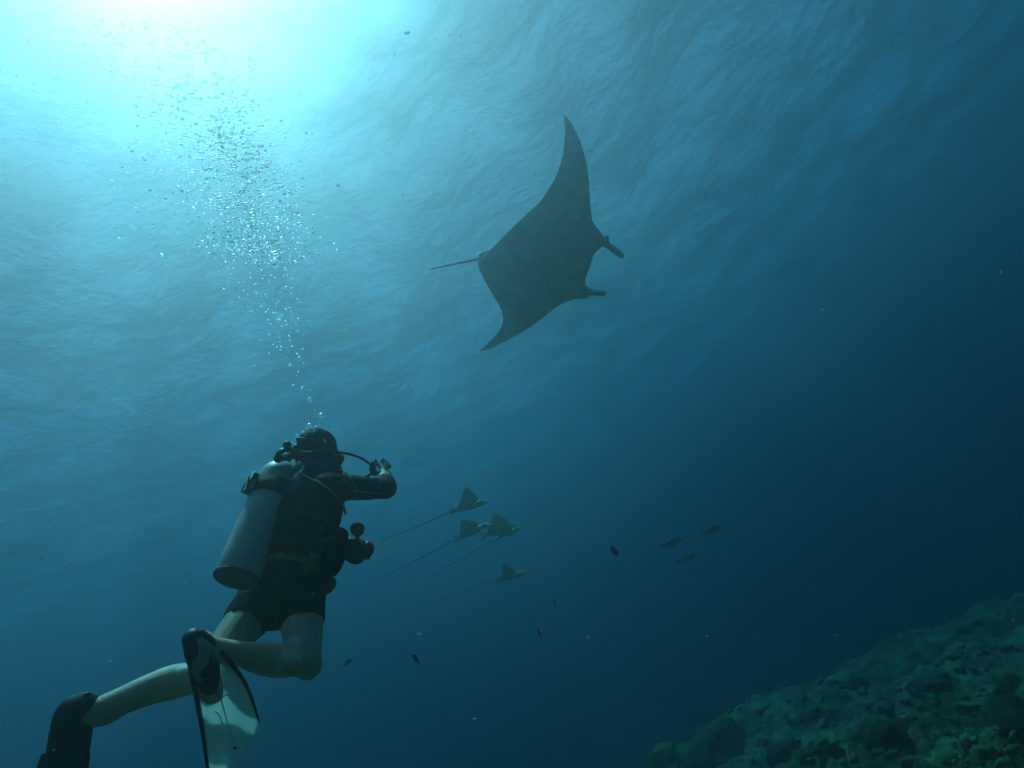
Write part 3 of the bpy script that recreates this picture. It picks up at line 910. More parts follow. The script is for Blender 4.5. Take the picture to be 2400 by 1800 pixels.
shorts = union('shorts', [torso(0.012, -0.05, 0.21), leg(RH, RK, RA, 0.010, thigh_only=2), leg(LH, LK, LA, 0.010, thigh_only=2),
                          tube([(lerp(RH, RK, 0.15), 0.098, 0.098), (lerp(RH, RK, 0.38), 0.092, 0.092), (lerp(RH, RK, 0.46), 0.088, 0.088)], 16, 2, None, False),
                          tube([(lerp(LH, LK, 0.08), 0.104, 0.098), (lerp(LH, LK, 0.30), 0.096, 0.094), (lerp(LH, LK, 0.40), 0.090, 0.090), (lerp(LH, LK, 0.43), 0.086, 0.086)], 16, 2, None, False)], M_SHORT, 0.0065, 2,
               fn=lambda c: 0.006 * fbm(c.x * 14, c.y * 14, c.z * 5, 3) + 0.003 * fbm(c.x * 45, c.y * 45, c.z * 30, 2))
attach(shorts, person)
hair = union('hair', [ellipsoid(hp(-0.020, 0.036), (hR * 0.083, hF * 0.098, hU * 0.092)), tube([(hp(-0.065, 0.03), 0.058, 0.045), (hp(-0.068, -0.03), 0.055, 0.035), (hp(-0.058, -0.065), 0.045, 0.025)], 12, 3, hR)],
             M_HAIR, 0.006, 2, fn=lambda c: 0.0035 * fbm(c.x * 60, c.y * 60, c.z * 60, 2))
attach(hair, person)
def part(nm, vf, mat, root, smooth=True):
    z = mesh_obj(nm, vf[0], vf[1], mat, smooth=smooth); attach(z, root); return z
def subpart(nm, vf, mat, par, root, smooth=True):
    z = mesh_obj(nm, vf[0], vf[1], mat, smooth=smooth)
    z.parent = par                # the part it sits on lies at the world's origin
    return z
def on(ob, px, py, lift=0.0):
    obs = ob if isinstance(ob, (list, tuple)) else [ob]
    p = min((skin_hit(q, ray(px, py) * 9) for q in obs), key=lambda v: v.length)
    if p.length > 6 or p.length < 1.2: p = P(px, py, 2.6)
    return p - p.normalized() * lift
# fine piping on the sleeve and the red patch at the elbow
for pl in ([(795, 1101), (808, 1107), (820, 1118), (830, 1132), (836, 1148), (833, 1160)], [(836, 1150), (850, 1153), (875, 1157), (900, 1156), (918, 1152)], [(833, 1150), (822, 1156), (812, 1164)]):
    subpart('piping', tube([(on(rash, *q, 0.001), 0.0026) for q in pl], 6, 4), M_LIME, rash, person)
subpart('elbow_patch', ellipsoid(on(rash, 921, 1151, -0.004), (cv(0.010, 0, 0), cv(0, 0.016, 0), cv(0, 0, 0.012)), 10, 8), M_RED, rash, person)
# bracelet on the right wrist
wt = (RKN - RW).normalized()
def ring(c, n, R0, r, seg=28, k=8):
    a = n.orthogonal().normalized(); b = n.cross(a)
    V, F = [], []
    for i in range(seg):
        th = 2 * math.pi * i / seg
        d = a * math.cos(th) + b * math.sin(th)
        for j in range(k):
            ph = 2 * math.pi * j / k
            V.append(c + d * (R0 + r * math.cos(ph)) + n * (r * math.sin(ph)))
    for i in range(seg):
        for j in range(k):
            i2, j2 = (i + 1) % seg, (j + 1) % k
            F.append((i * k + j, i2 * k + j, i2 * k + j2, i * k + j2))
    return V, F
part('bracelet', ring(RW + wt * 0.005, (wt * 0.8 + cv(0, 0.6, 0)).normalized(), 0.0375, 0.0035), M_PALE, person)

# ---------------------------------------------------------------- dive mask
mask = empty('dive_mask', hp(0.08, 0.01), label='black dive mask on the face of the diver', cat='dive mask')
part('skirt', tube([(hp(0.070, 0.010), 0.066, 0.040), (hp(0.090, 0.010), 0.070, 0.042), (hp(0.104, 0.010), 0.068, 0.040)], 20, 2, hR, False), M_RUBBER, mask)
part('lens', tube([(hp(0.1045, 0.011), 0.060, 0.032), (hp(0.1075, 0.011), 0.059, 0.031)], 20, 1, hR, False), paint('mask_lens', (0.05, 0.06, 0.06), 0.08, 0.1, 4), mask)
sp = []
for k in range(19):
    a = math.pi * (k / 18.0)
    sp.append((hp(0.075 - 0.19 * math.sin(a) if True else 0, 0.014 + 0.022 * math.sin(a), -0.089 * math.cos(a)), 0.004, 0.012))
part('strap', tube(sp, 8, 1, hU.cross(Vector((0, 0, 1))).cross(hU) if False else None), M_RUBBER, mask)

# ---------------------------------------------------------------- buoyancy vest
vest = empty('buoyancy_vest', tb(0.25, -0.1), label='black padded buoyancy vest with lime piping on the diver', cat='dive vest')
def vest_shell():
    rings = [(0.10, 0.168, 0.128, -0.030), (0.14, 0.186, 0.150, -0.030), (0.22, 0.190, 0.156, -0.025), (0.34, 0.196, 0.156, -0.015), (0.44, 0.190, 0.142, -0.012), (0.52, 0.160, 0.110, -0.02), (0.575, 0.110, 0.085, -0.025)]
    pr = [tube([(tb(t, f), a, b) for t, a, b, f in rings], 22, 4, Rt)]
    pr.append(tube([(tb(0.08, 0.10, 0.12), 0.052, 0.040), (tb(0.16, 0.12, 0.135), 0.062, 0.05), (tb(0.25, 0.11, 0.145), 0.055, 0.045)], 12, 3, Fw))    # pocket
    pr.append(tube([(tb(0.08, 0.10, -0.12), 0.052, 0.040), (tb(0.16, 0.12, -0.135), 0.062, 0.05), (tb(0.25, 0.11, -0.145), 0.055, 0.045)], 12, 3, Fw))
    pr.append(tube([(tb(0.16, -0.14), 0.08, 0.03), (tb(0.34, -0.14), 0.09, 0.035), (tb(0.54, -0.10), 0.07, 0.03)], 12, 3, Rt))                          # back plate
    return pr
shell = union('shell', vest_shell(), M_VEST, 0.009, 4, fn=lambda c: 0.007 * fbm(c.x * 16, c.y * 16, c.z * 16, 3))
attach(shell, vest)
part('piping', tube([(on([shell, rash], *q, 0.002), 0.0055) for q in ((703, 1108), (722, 1119), (748, 1131), (772, 1147), (790, 1164), (803, 1183), (810, 1204))], 8, 4), M_LIME, vest)
part('webbing', tube([(on(shell, *q, 0.001), 0.004, 0.003) for q in ((742, 1085), (756, 1096), (775, 1104))], 8, 4), M_BLACK, vest)
for pl in (((716, 1150), (735, 1180), (748, 1220), (752, 1262)), ((690, 1200), (722, 1206), (760, 1210), (800, 1206)), ((670, 1268), (705, 1272), (745, 1270), (785, 1262))):
    part('strap', tube([(on([shell, rash], *q, 0.001), 0.012, 0.003) for q in pl], 8, 4, U if pl[0][0] != 716 else Rt), M_RUBBER, vest)
bq = on(shell, 751, 1236, 0.004)
part('buckle', ellipsoid(bq, (cv(0.014, 0, 0), cv(0, 0.018, 0), cv(0, 0, 0.006)), 12, 8), M_BLACK, vest)
# waist belt: a flat olive band round the shorts, with its buckle
belt = part('waist_belt', tube([(on([shell, shorts], *q, 0.001), 0.020 if 0 < i < 7 else 0.008, 0.004) for i, q in enumerate(((632, 1305), (650, 1302), (668, 1302), (688, 1302), (708, 1306), (724, 1314), (738, 1325), (750, 1336)))], 10, 4, U), M_OLIVE, vest)
bx = on(belt, 727, 1318, 0.004)
def box(c, ex, ey, ez, bev=0.25):
    """bevelled block; ex, ey, ez half-extent vectors"""
    bm = bmesh.new()
    bmesh.ops.create_cube(bm, size=2.0)
    m = Matrix((ex, ey, ez)).transposed()
    for v in bm.verts: v.co = c + m @ v.co
    s = min(ex.length, ey.length, ez.length)
    bmesh.ops.bevel(bm, geom=list(bm.edges), offset=s * bev * 2, segments=2, affect='EDGES', profile=0.5)
    V = [v.co.copy() for v in bm.verts]; F = [tuple(v.index for v in f.verts) for f in bm.faces]
    bm.verts.index_update()
    F = [tuple(v.index for v in f.verts) for f in bm.faces]
    bm.free()
    return V, F
bn = -bx.normalized(); bs = cv(0.9, -0.3, 0); bs = (bs - bn * bs.dot(bn)).normalized(); bu = bn.cross(bs)
part('belt_pouch', box(bx, bs * 0.020, bu * 0.034, bn * 0.012), M_OLIVE, vest)
# gauge hanging at the hip on its hose
GP = P(770, 1374, 2.44)
part('gauge_hose', tube([(tb(0.20, 0.12, 0.14), 0.006), (P(776, 1340, 2.44), 0.006), (P(772, 1358, 2.44), 0.006)], 8, 4), M_RUBBER, vest)
part('pressure_gauge', tube([(GP + cv(0.012, 0.012, 0.012), 0.024, 0.032), (GP + cv(-0.006, -0.006, -0.008), 0.026, 0.034)], 16, 1, cv(1, -0.4, 0)), M_OLIVE, vest)
part('gauge_rim', tube([(P(766, 1352, 2.43), 0.004), (P(774, 1358, 2.43), 0.006), (P(781, 1366, 2.43), 0.004)], 8, 3), M_PALE, vest)

# ---------------------------------------------------------------- tank with valve and hoses
TB, TT = P(553, 1359, 2.22), P(668, 1086, 2.62)
TA = (TT - TB).normalized()
TLEN = (TT - TB).length
print('tank length', TLEN)
RT = 0.089
tank = empty('scuba_tank', TB, label='pale grey scuba tank strapped to the back of the diver', cat='scuba tank')
def lathe(c, ax, prof, seg=40):
    a = ax.orthogonal().normalized(); b = ax.cross(a)
    V, F = [], []
    for h, r in prof:
        for k in range(seg):
            t = 2 * math.pi * k / seg
            V.append(c + ax * h + (a * math.cos(t) + b * math.sin(t)) * r)
    for i in range(len(prof) - 1):
        for k in range(seg):
            k2 = (k + 1) % seg
            F.append((i * seg + k, i * seg + k2, (i + 1) * seg + k2, (i + 1) * seg + k))
    F.append(tuple(range(seg - 1, -1, -1))); F.append(tuple((len(prof) - 1) * seg + k for k in range(seg)))
    return V, F
prof = [(0.006, RT - 0.026), (0.0, RT - 0.014), (0.001, RT - 0.006), (0.004, RT - 0.002), (0.010, RT)]
prof += [(q, RT) for q in (0.10, 0.25, 0.40)]
for k in range(11):
    a = (math.pi / 2) * k / 10
    prof.append((TLEN - 0.095 + 0.085 * math.sin(a), RT - (RT - 0.026) * (1 - math.cos(a)) ** 0.9 if k else RT))
prof.append((TLEN + 0.01, 0.022))
part('cylinder', lathe(TB, TA, prof, 48), M_TANK, tank)
part('base', lathe(TB, TA, [(-0.003, RT - 0.014), (-0.005, RT - 0.008), (0.0, RT - 0.001), (0.012, RT + 0.0015), (0.014, RT + 0.0005)], 48), paint('tank_base_shade', (0.10, 0.105, 0.095), 0.6, 0.3, 8), tank)  # cap added over the bottom, the shade there put into its dark colour
bc = TB + TA * (TLEN - 0.165)
part('cam_band', lathe(bc, TA, [(-0.034, RT + 0.001), (-0.034, RT + 0.007), (0.034, RT + 0.007), (0.034, RT + 0.001)], 48), M_VEST, tank)
bk = (-bc).normalized(); bk = (bk - TA * bk.dot(TA)).normalized(); bl = TA.cross(bk)
bkl = (bk * 0.25 + bl * (1 if bl.dot(cv(-1, 0, 0)) > 0 else -1)).normalized()
part('band_buckle', box(bc + bkl * (RT + 0.014), bkl * 0.012, TA.cross(bkl) * 0.028, TA * 0.036), M_BLACK, tank)
part('band_strap', tube([(bc + bk * (RT + 0.004) + bl * 0.02, 0.030, 0.004), (bc + bk * (RT + 0.004), 0.030, 0.004), (bc + (bk * 0.6 - bkl * 0.8).normalized() * (RT + 0.006), 0.030, 0.004), (bc - bkl * (RT + 0.03) + bk * 0.01, 0.030, 0.004)], 8, 4, TA), M_VEST, tank)
VT = TB + TA * (TLEN + 0.02)
part('valve', tube([(VT - TA * 0.02, 0.023), (VT + TA * 0.015, 0.021), (VT + TA * 0.045, 0.019)], 16, 2), M_CHROME, tank)
fs_ = P(669, 1066, 2.50)
part('first_stage', tube([(P(652, 1075, 2.50), 0.020), (P(660, 1068, 2.50), 0.030), (P(672, 1063, 2.51), 0.031), (P(688, 1063, 2.53), 0.026), (P(702, 1064, 2.55), 0.018)], 16, 4), M_BLACK, tank)
part('first_stage_cap', ellipsoid(P(671, 1066, 2.475), (cv(0.022, 0.004, 0), cv(0, 0.012, 0), cv(0, 0, 0.014)), 14, 8), M_CHROME, tank)
part('yoke_knob', ellipsoid(P(673, 1044, 2.50), (cv(0.020, 0, 0), cv(0, 0.021, 0), cv(0, 0, 0.016))), M_BLACK, tank)
part('yoke_stem', tube([(P(676, 1050, 2.50), 0.011), (P(684, 1060, 2.51), 0.013)], 10, 2), M_BLACK, tank)
part('valve_knob', ellipsoid(P(694, 1048, 2.54), (cv(0.0145, 0, 0), cv(0, 0.0135, 0), cv(0, 0, 0.013))), M_BLACK, tank)
part('valve_stem', tube([(P(696, 1052, 2.54), 0.007), (P(700, 1061, 2.55), 0.008)], 8, 2), M_BLACK, tank)
# the long hose across the head to the inflator in the hand
part('hose', tube([(P(692, 1062, 2.53), 0.0062), (P(715, 1061, 2.555), 0.0062), (P(748, 1060, 2.58), 0.0062), (P(785, 1059.5, 2.64), 0.0062), (P(818, 1064, 2.72), 0.0062), (P(845, 1073, 2.80), 0.0062), (P(864, 1085, 2.86), 0.0062), (P(872, 1093, 2.88), 0.0062)], 10, 5), M_RUBBER, tank)
part('hose', tube([(P(690, 1068, 2.53), 0.006), (P(715, 1085, 2.53), 0.006), (P(745, 1098, 2.50), 0.006), (P(775, 1100, 2.52), 0.006), (hp(0.10, -0.07, 0.06), 0.006)], 10, 5), M_RUBBER, tank)
part('second_stage', ellipsoid(hp(0.115, -0.062), (hR * 0.034, hF * 0.024, hU * 0.030)), M_BLACK, tank)
inf = empty('inflator', P(875, 1097, 2.88), label='black inflator gripped in the raised hand', cat='inflator')
part('handle', tube([(P(873, 1086, 2.875), 0.012), (P(872.5, 1096, 2.88), 0.018), (P(876, 1106, 2.885), 0.016), (P(878, 1111, 2.885), 0.010)], 14, 3), M_BLACK, inf)
part('button', ellipsoid(P(867, 1097, 2.86), (cv(0.006, 0, 0), cv(0, 0.006, 0), cv(0, 0, 0.006)), 10, 6), M_CHROME, inf)
part('hose', tube([(P(872, 1108, 2.88), 0.009), (P(862, 1115, 2.84), 0.009), (P(850, 1121, 2.80), 0.009), (P(832, 1132, 2.74), 0.009)], 10, 4), M_RUBBER, inf)

# ---------------------------------------------------------------- dive camera with red lens ring
dcam = empty('dive_camera', CAMC, label='black underwater camera with a red lens ring at the waist of the diver', cat='camera')
cx_ = cv(0.96, -0.22, -0.15).normalized(); cyv = cv(0.2, 0.97, 0); cyv = (cyv - cx_ * cyv.dot(cx_)).normalized(); cz_ = cx_.cross(cyv)
hs = union('housing', [tube([(P(812, 1287, 2.66), 0.030, 0.045), (P(826, 1285, 2.66), 0.046, 0.060), (P(842, 1284, 2.66), 0.040, 0.050)], 18, 3, cyv), box(P(829, 1264, 2.66), cx_ * 0.022, cyv * 0.008, cz_ * 0.030)], M_BLACK, 0.005, 2)
attach(hs, dcam)
part('lens_port', tube([(CAMC + cx_ * 0.030, 0.040), (CAMC + cx_ * 0.052, 0.040)], 22, 1), M_BLACK, dcam)
part('lens_ring', tube([(CAMC + cx_ * 0.044, 0.041), (CAMC + cx_ * 0.050, 0.044), (CAMC + cx_ * 0.068, 0.044), (CAMC + cx_ * 0.070, 0.041)], 26, 1, None, False), M_RED, dcam)
part('port_rim', tube([(CAMC + cx_ * 0.0705, 0.043), (CAMC + cx_ * 0.078, 0.042)], 26, 1, None, False), M_BLACK, dcam)
part('grip', tube([(P(808, 1299, 2.66), 0.010), (P(818, 1311, 2.66), 0.012), (P(835, 1317, 2.66), 0.013), (P(848, 1311, 2.66), 0.011), (P(852, 1301, 2.66), 0.009)], 10, 4), M_BLACK, dcam)
part('strobe_arm', tube([(P(829, 1270, 2.66), 0.008), (P(836, 1262, 2.65), 0.008), (P(838, 1254, 2.64), 0.008)], 8, 3), M_BLACK, dcam)
LI = P(836, 1241, 2.62)
part('strobe', lathe(LI + cv(0, 0, 0.012), cv(0.15, 0.1, -1).normalized(), [(0, 0.024), (0.004, 0.030), (0.030, 0.030), (0.034, 0.024)], 26), M_OLIVE, dcam)
part('strobe_rim', ring(LI + cv(0, 0, -0.004), cv(0.15, 0.1, -1).normalized(), 0.031, 0.004, 26), M_BLACK, dcam)

# ---------------------------------------------------------------- fins
def plate(left, right, th, nl=26, nw=10, ripple=0.0, camber=0.0):
    """thin bowed blade between two edge lines (lists of points)"""
    L = resample([tuple(p) for p in left], nl); Rr = resample([tuple(p) for p in right], nl)
    T, B_ = [], []
    for i in range(nl):
        a, b = Vector(L[i]), Vector(Rr[i])
        for j in range(nw):
            w = j / (nw - 1)
            p = lerp(a, b, w)
            nv = -p.normalized()
            off = -camber * math.sin(math.pi * w) + ripple * math.sin(w * 3 * math.pi) * min(1, i / nl * 1.4)
            T.append(p + nv * (off + th / 2)); B_.append(p + nv * (off - th / 2))
    V = T + B_; o = nl * nw
    F = []
    for i in range(nl - 1):
        for j in range(nw - 1):
            a = i * nw + j
            F.append((a, a + 1, a + nw + 1, a + nw)); F.append((o + a, o + a + nw, o + a + nw + 1, o + a + 1))
    bd_ = [j for j in range(nw)] + [i * nw + nw - 1 for i in range(1, nl)] + [(nl - 1) * nw + j for j in range(nw - 2, -1, -1)] + [i * nw for i in range(nl - 2, 0, -1)]
    for k in range(len(bd_)):
        a, b = bd_[k], bd_[(k + 1) % len(bd_)]
        F.append((a, o + a, o + b, b))
    return V, F
D1 = lambda y: 1.88 + (y - 1480) * 0.00012
Q = lambda x, y, dz=0.0: P(x, y, D1(y) + dz)
fin = empty('swim_fin', RHEEL, label='pale fin with black rails on the near foot, sole turned to the camera', cat='swim fin')
pk = union('foot_pocket', [tube([(Q(452, 1496), 0.034, 0.036), (Q(466, 1520), 0.047, 0.044), (Q(478, 1556), 0.047, 0.042), (Q(487, 1590), 0.042, 0.032), (Q(493, 1618), 0.028, 0.016)], 18, 4, cv(0.93, 0.36, 0))], M_RUBBER, 0.006, 3)
attach(pk, fin)
fl = subpart('foot_sole', tube([(on(pk, 466, 1500, 0.002), 0.012, 0.004), (on(pk, 473, 1522, 0.002), 0.026, 0.004), (on(pk, 470, 1546, 0.002), 0.029, 0.004), (on(pk, 466, 1572, 0.002), 0.020, 0.004), (on(pk, 470, 1596, 0.002), 0.010, 0.003)], 12, 4, cv(0.93, 0.36, 0)), paint('fin_sole', (0.34, 0.35, 0.33), 0.7, 0.2), pk, fin)
hh = on(pk, 480, 1566, 0.006)
subpart('sole_opening', ellipsoid(hh, (cv(0.018, -0.012, 0), cv(0.012, 0.034, 0), cv(0, 0, 0.005)), 18, 10), paint('dark_opening', (0.006, 0.006, 0.01), 0.9), pk, fin)
left = [Q(*q) for q in ((456, 1562), (464, 1615), (473, 1665), (480, 1715), (486, 1765), (493, 1815), (500, 1840))]
right = [Q(*q, 0.015) for q in ((532, 1546), (562, 1584), (582, 1620), (597, 1656), (607, 1690), (596, 1724), (580, 1750), (566, 1778), (552, 1798))]
part('blade', plate(left, right, 0.005, 34, 16, 0.006, 0.012), M_BLADE, fin)
lr = [Q(*q, -0.008) for q in ((446, 1545), (450, 1580), (460, 1630), (469, 1680), (477, 1730), (484, 1780), (492, 1835))]
part('rail', tube([(p, 0.008 - 0.0007 * i, 0.014 - 0.0014 * i) for i, p in enumerate(lr)], 10, 4, cv(1, 0.2, 0)), M_RUBBER, fin)
rr_ = [Q(*q, 0.0) for q in ((470, 1480), (496, 1500), (524, 1532), (552, 1568), (574, 1600), (591, 1640), (603, 1678), (608, 1692))]
part('rail', tube([(p, 0.0085 - 0.0009 * i, 0.013 - 0.0014 * i) for i, p in enumerate(rr_)], 10, 4, cv(0.9, 0.3, 0)), M_RUBBER, fin)
for pl, r in (([(518, 1638), (528, 1676), (540, 1716), (551, 1754)], 0.0022), ([(504, 1668), (512, 1674), (518, 1686), (522, 1698)], 0.0022), ([(520, 1634), (530, 1629), (541, 1630), (540, 1640)], 0.0018)):
    part('rib', tube([(Q(*q, -0.010), r) for q in pl], 8, 4), M_BLADE, fin)
part('stud', ellipsoid(Q(551, 1753, -0.014), (cv(0.006, 0, 0), cv(0, 0.005, 0), cv(0, 0, 0.004)), 10, 6), M_RUBBER, fin)
fin2 = empty('swim_fin', LHEEL, label='dark fin on the trailing foot cut off by the lower left frame edge', cat='swim fin')
E = lambda x, y, dz=0.0: P(x, y, 1.845 + (y - 1640) * -0.00004 + dz)
pk2 = union('foot_pocket', [tube([(E(196, 1650), 0.036, 0.040), (E(172, 1668), 0.052, 0.050), (E(168, 1705), 0.062, 0.052), (E(161, 1750), 0.066, 0.046), (E(152, 1800), 0.070, 0.036), (E(144, 1860), 0.076, 0.022)], 18, 4, cv(0.97, 0.22, 0)),
                            tube([(E(180, 1664), 0.048, 0.048), (E(196, 1664), 0.052, 0.050), (E(208, 1667), 0.050, 0.047)], 16, 2, cv(0.1, 1, 0), False),
                            tube([(E(188, 1636), 0.016, 0.014), (E(200, 1630), 0.012, 0.012), (E(209, 1624), 0.006, 0.008)], 10, 3)], M_RUBBER, 0.006, 5)
attach(pk2, fin2)
part('blade', plate([E(92, 1820), E(80, 1900), E(62, 2000), E(45, 2120)], [E(196, 1815), E(200, 1900), E(205, 2000), E(208, 2120)], 0.006, 20, 10, 0.003, 0.01), M_RUBBER, fin2)
part('rail', tube([(E(104, 1770), 0.010), (E(92, 1820), 0.013), (E(62, 2000), 0.010), (E(46, 2110), 0.007)], 10, 4), M_RUBBER, fin2)
part('rail', tube([(E(203, 1770), 0.010), (E(197, 1820), 0.013), (E(205, 2000), 0.010), (E(208, 2110), 0.007)], 10, 4), M_RUBBER, fin2)
# ---------------------------------------------------------------- air bubbles rising from the diver
def bubble_mat(name, rough, clear, fill):
    """thin skin of air: mirror-like at a slant, clear where one looks straight in"""
    t = NT(name)
    gl = t.n('BsdfGlossy'); gl.inputs['Roughness'].default_value = rough
    tr = t.n('BsdfTransparent'); tr.inputs['Color'].default_value = (0.97, 1, 1, 1)
    tl = t.n('BsdfTranslucent'); tl.inputs['Color'].default_value = (1, 1, 1, 1)
    m = t.n('MixShader'); m.inputs[0].default_value = fill
    t.l(gl.outputs[0], m.inputs[1]); t.l(tl.outputs[0], m.inputs[2])
    fr = t.n('LayerWeight'); fr.inputs['Blend'].default_value = 0.5
    k = t.ramp(fr.outputs['Facing'], [(0.1, clear), (0.75, 0.9)])
    m2 = t.n('MixShader'); t.l(k, m2.inputs[0])
    t.l(tr.outputs[0], m2.inputs[1]); t.l(m.outputs[0], m2.inputs[2]); t.surf(m2.outputs[0])
    return t.m
M_BUB = bubble_mat('air_bubble', 0.25, 0.25, 0.30)
def glint_mat():
    """flattened bubble skin that mirrors the sun when it tips the right way"""
    t = NT('air_bubble_flat')
    gl = t.n('BsdfGlossy'); gl.inputs['Roughness'].default_value = 0.38
    tr = t.n('BsdfTransparent')
    m = t.n('MixShader'); m.inputs[0].default_value = 0.42
    t.l(tr.outputs[0], m.inputs[1]); t.l(gl.outputs[0], m.inputs[2]); t.surf(m.outputs[0])
    return t.m
M_DOME = glint_mat()
HEADZ = HC.z
def plume_d(px, py):
    """distance of something that has risen from the diver's head"""
    return (2.72 / 0.4226 - HEADZ) / (1 / 0.4226 - ray(px, py).z)
def bubble_mesh(k, sub):
    bm = bmesh.new(); bmesh.ops.create_icosphere(bm, subdivisions=sub, radius=1.0)
    rs = random.Random(k)
    ph = rs.uniform(0, 6)
    for v in bm.verts:
        c = v.co
        c.z *= (0.62 if c.z > 0 else 0.5) * (1 + 0.10 * math.sin(2 * math.atan2(c.y, c.x) + ph))
        c.x *= 1 + 0.08 * math.sin(ph + 3 * c.y)
    me = bpy.data.meshes.new('bubble'); bm.to_mesh(me); bm.free()
    me.polygons.foreach_set('use_smooth', [True] * len(me.polygons)); me.materials.append(M_BUB)
    return me
BM = [bubble_mesh(k, 3) for k in range(6)]
def flat_mesh(k):
    bm = bmesh.new(); bmesh.ops.create_icosphere(bm, subdivisions=3, radius=1.0)
    for v in bm.verts:
        v.co.x *= 1.35 + 0.12 * math.sin(k + 2 * v.co.y); v.co.y *= 0.9; v.co.z *= 0.38
    me = bpy.data.meshes.new('bubble'); bm.to_mesh(me); bm.free()
    me.polygons.foreach_set('use_smooth', [True] * len(me.polygons)); me.materials.append(M_DOME)
    return me
DM = [flat_mesh(k) for k in range(6)]
def tipped(p, rg, spread):
    """how a flat bubble at p lies that is tipped towards the sun, give or take"""
    n = (to_sun - p.normalized()).normalized()
    n = (n + Vector((rg.gauss(0, spread), rg.gauss(0, spread), rg.gauss(0, spread)))).normalized()
    x = CAMROT @ Vector((0.85, -0.5, 0)); x = (x - n * x.dot(n)).normalized()
    return Matrix((x, n.cross(x), n)).transposed()
near_b = [(726, 937, 7.5, 'round bubble rising highest of those above the head'), (731, 945, 3, None), (738, 962, 3, None), (737, 977, 2, None), (753, 975, 9, 'largest bubble above the head of the diver'), (757, 988, 3, None),
          (725, 998, 8, 'wide bubble left above the crown of the head'), (740, 1003, 6.5, 'bubble right beside the wide one above the head'), (748, 997, 3, None), (717, 1005, 3, None),
          (695, 1020, 5.5, 'bubble nearest the tank valve'), (709, 1013, 4, None), (716, 1016, 4, None), (697, 1024, 3, None), (692, 1026, 2, None), (779, 1010, 4, 'bubble right of the head'), (778, 1004, 2.5, None),
          (756, 1021, 3.4, 'bubble resting close over the crown of the head'), (745, 1013, 2, None), (739, 1018, 2.5, None), (762, 1005, 2, None), (771, 1013, 2, None), (742, 990, 2, None),
          (795, 1073, 3.2, 'bubble beside the dive mask')]
GB = 'air bubbles rising from the diver'
LB = 'small air bubble in the stream above the diver'
def add_bubble(px, py, rpx, d, label, tilt, meshes=None):
    o = bpy.data.objects.new('bubble', (meshes or BM)[random.randrange(6)])
    r = rpx * mpp(d)
    o.location = P(px, py, d)
    o.scale = (r, r * random.uniform(0.8, 1.1), r)
    o.rotation_euler = tilt if meshes is None else tipped(o.location, rb, rb.choice((0.08, 0.13, 0.22))).to_euler()
    link(o, label=label or LB, cat='bubble', group=GB)
for px, py, r, lb in near_b:
    add_bubble(px, py, r, plume_d(px, py), lb, (random.uniform(-0.3, 0.3), random.uniform(-0.3, 0.1), 0))
rb = random.Random(11)
spine = catmull([(742, 960, 10), (700, 860, 22), (672, 780, 32), (655, 700, 52), (625, 600, 78), (600, 500, 92), (572, 420, 100), (530, 330, 112), (445, 230, 130), (360, 130, 150), (285, 40, 165)], 10)
cnt = []
clump = [(620, 560, 34), (575, 535, 30), (600, 590, 26), (520, 380, 42), (560, 440, 45), (600, 400, 30), (530, 260, 36), (500, 190, 40), (610, 470, 40), (560, 330, 40), (640, 640, 40), (480, 300, 50), (420, 250, 50)]
while len(cnt) < 5600:
    if rb.random() < 0.36:
        cx0, cy0, s0 = rb.choice(clump)
        px, py = rb.gauss(cx0, s0 * 1.15), rb.gauss(cy0, s0 * 1.15)
        if py > 690: continue
    else:
        q = rb.random() ** 0.62
        s = spine[min(len(spine) - 1, int((0.06 + 0.94 * q) * len(spine)))]
        w = s[2]
        px = s[0] + rb.gauss(0, w * 0.75) - (abs(rb.gauss(0, w * 1.1)) if rb.random() < 0.33 else 0)
        py = s[1] + rb.gauss(0, 26)
    if py < -40 or py > 960: continue
    dens = noise.noise((px * 0.02, py * 0.02, 4.0))
    if rb.random() > 0.62 + 0.6 * dens: continue
    if py > 620 and rb.random() > 0.32: continue
    r = min(6.5, 1.5 * math.exp(rb.gauss(0.3, 0.45)))
    if py > 620: r = min(r * 0.8, 2.6)
    d = plume_d(px, py) * (1 + rb.gauss(0, 0.035))
    cnt.append((px, py, r, d))
cnt.sort(key=lambda b: -b[2])
tilt_q = lambda: (rb.uniform(-0.35, 0.35), 0.45 + rb.uniform(-0.3, 0.3), rb.uniform(-0.4, 0.4))
for px, py, r, d in cnt[:270]:
    add_bubble(px, py, r, d, None, tilt_q(), DM if rb.random() < 0.85 else None)
bm0 = bmesh.new(); bmesh.ops.create_icosphere(bm0, subdivisions=2, radius=1.0)
speck_v = np.array([v.co[:] for v in bm0.verts]); speck_f = np.array([[v.index for v in q.verts] for q in bm0.faces])
bv = np.array([v.co[:] for v in bm0.verts]); bf = np.array([[v.index for v in f.verts] for f in bm0.faces]); bm0.free()
VV, FF = [], []
from mathutils import Euler
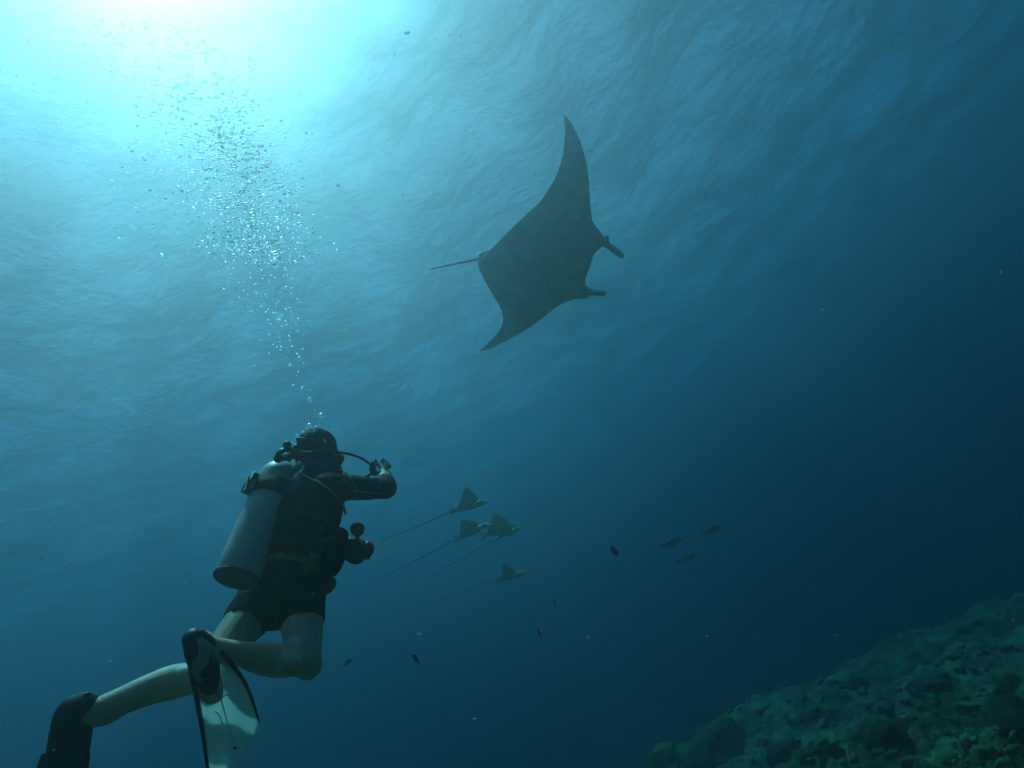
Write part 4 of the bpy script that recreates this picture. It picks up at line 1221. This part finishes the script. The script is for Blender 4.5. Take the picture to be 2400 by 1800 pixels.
for i, (px, py, r, d) in enumerate(cnt[270:]):
    m = np.array(tipped(P(px, py, d), rb, rb.choice((0.08, 0.13, 0.22)))) @ np.diag([1.35, 0.9, 0.38]) if rb.random() < 0.85 else np.array(Euler(tilt_q()).to_matrix()) @ np.diag([1.2, 0.9, 0.6])
    VV.append(bv @ m.T * (r * mpp(d)) + np.array(P(px, py, d))); FF.append(bf + i * len(bv))
me = bpy.data.meshes.new('bubble_plume')
me.from_pydata(np.concatenate(VV).tolist(), [], np.concatenate(FF).tolist())
me.polygons.foreach_set('use_smooth', [True] * len(me.polygons)); me.materials.append(M_DOME)
link(bpy.data.objects.new('bubble_plume', me), label='cloud of fine bubbles streaming up towards the bright surface', kind='stuff', cat='bubbles')

# ---------------------------------------------------------------- drifting specks in the water
def snow_mat():
    t = NT('marine_snow')
    df = t.n('BsdfDiffuse'); df.inputs['Color'].default_value = (0.7, 0.7, 0.66, 1)
    tl = t.n('BsdfTranslucent'); tl.inputs['Color'].default_value = (0.7, 0.7, 0.66, 1)
    tr = t.n('BsdfTransparent')
    m = t.n('MixShader'); m.inputs[0].default_value = 0.6
    t.l(df.outputs[0], m.inputs[1]); t.l(tl.outputs[0], m.inputs[2])
    m2 = t.n('MixShader'); m2.inputs[0].default_value = 0.45
    t.l(m.outputs[0], m2.inputs[1]); t.l(tr.outputs[0], m2.inputs[2]); t.surf(m2.outputs[0]); return t.m
M_SNOW = snow_mat()
VV, FF = [], []
rn = random.Random(5)
for i in range(1800):
    d = 0.55 + 3.2 * rn.random() ** 0.8
    px, py = rn.uniform(-150, 2550), rn.uniform(-100, 1900)
    r = min(0.0022, 0.00066 * math.exp(rn.gauss(0.0, 0.55)) * (0.6 + d * 0.45))
    m = np.array(Euler((rn.uniform(0, 6), rn.uniform(0, 6), 0)).to_matrix()) @ np.diag([1.0 + rn.random(), 0.8, 0.7])
    VV.append(speck_v @ m.T * r + np.array(P(px, py, d))); FF.append(speck_f + i * len(speck_v))
me = bpy.data.meshes.new('drifting_specks')
me.from_pydata(np.concatenate(VV).tolist(), [], np.concatenate(FF).tolist())
me.materials.append(M_SNOW)
link(bpy.data.objects.new('drifting_specks', me), label='pale specks of plankton drifting through the water', kind='stuff', cat='plankton')
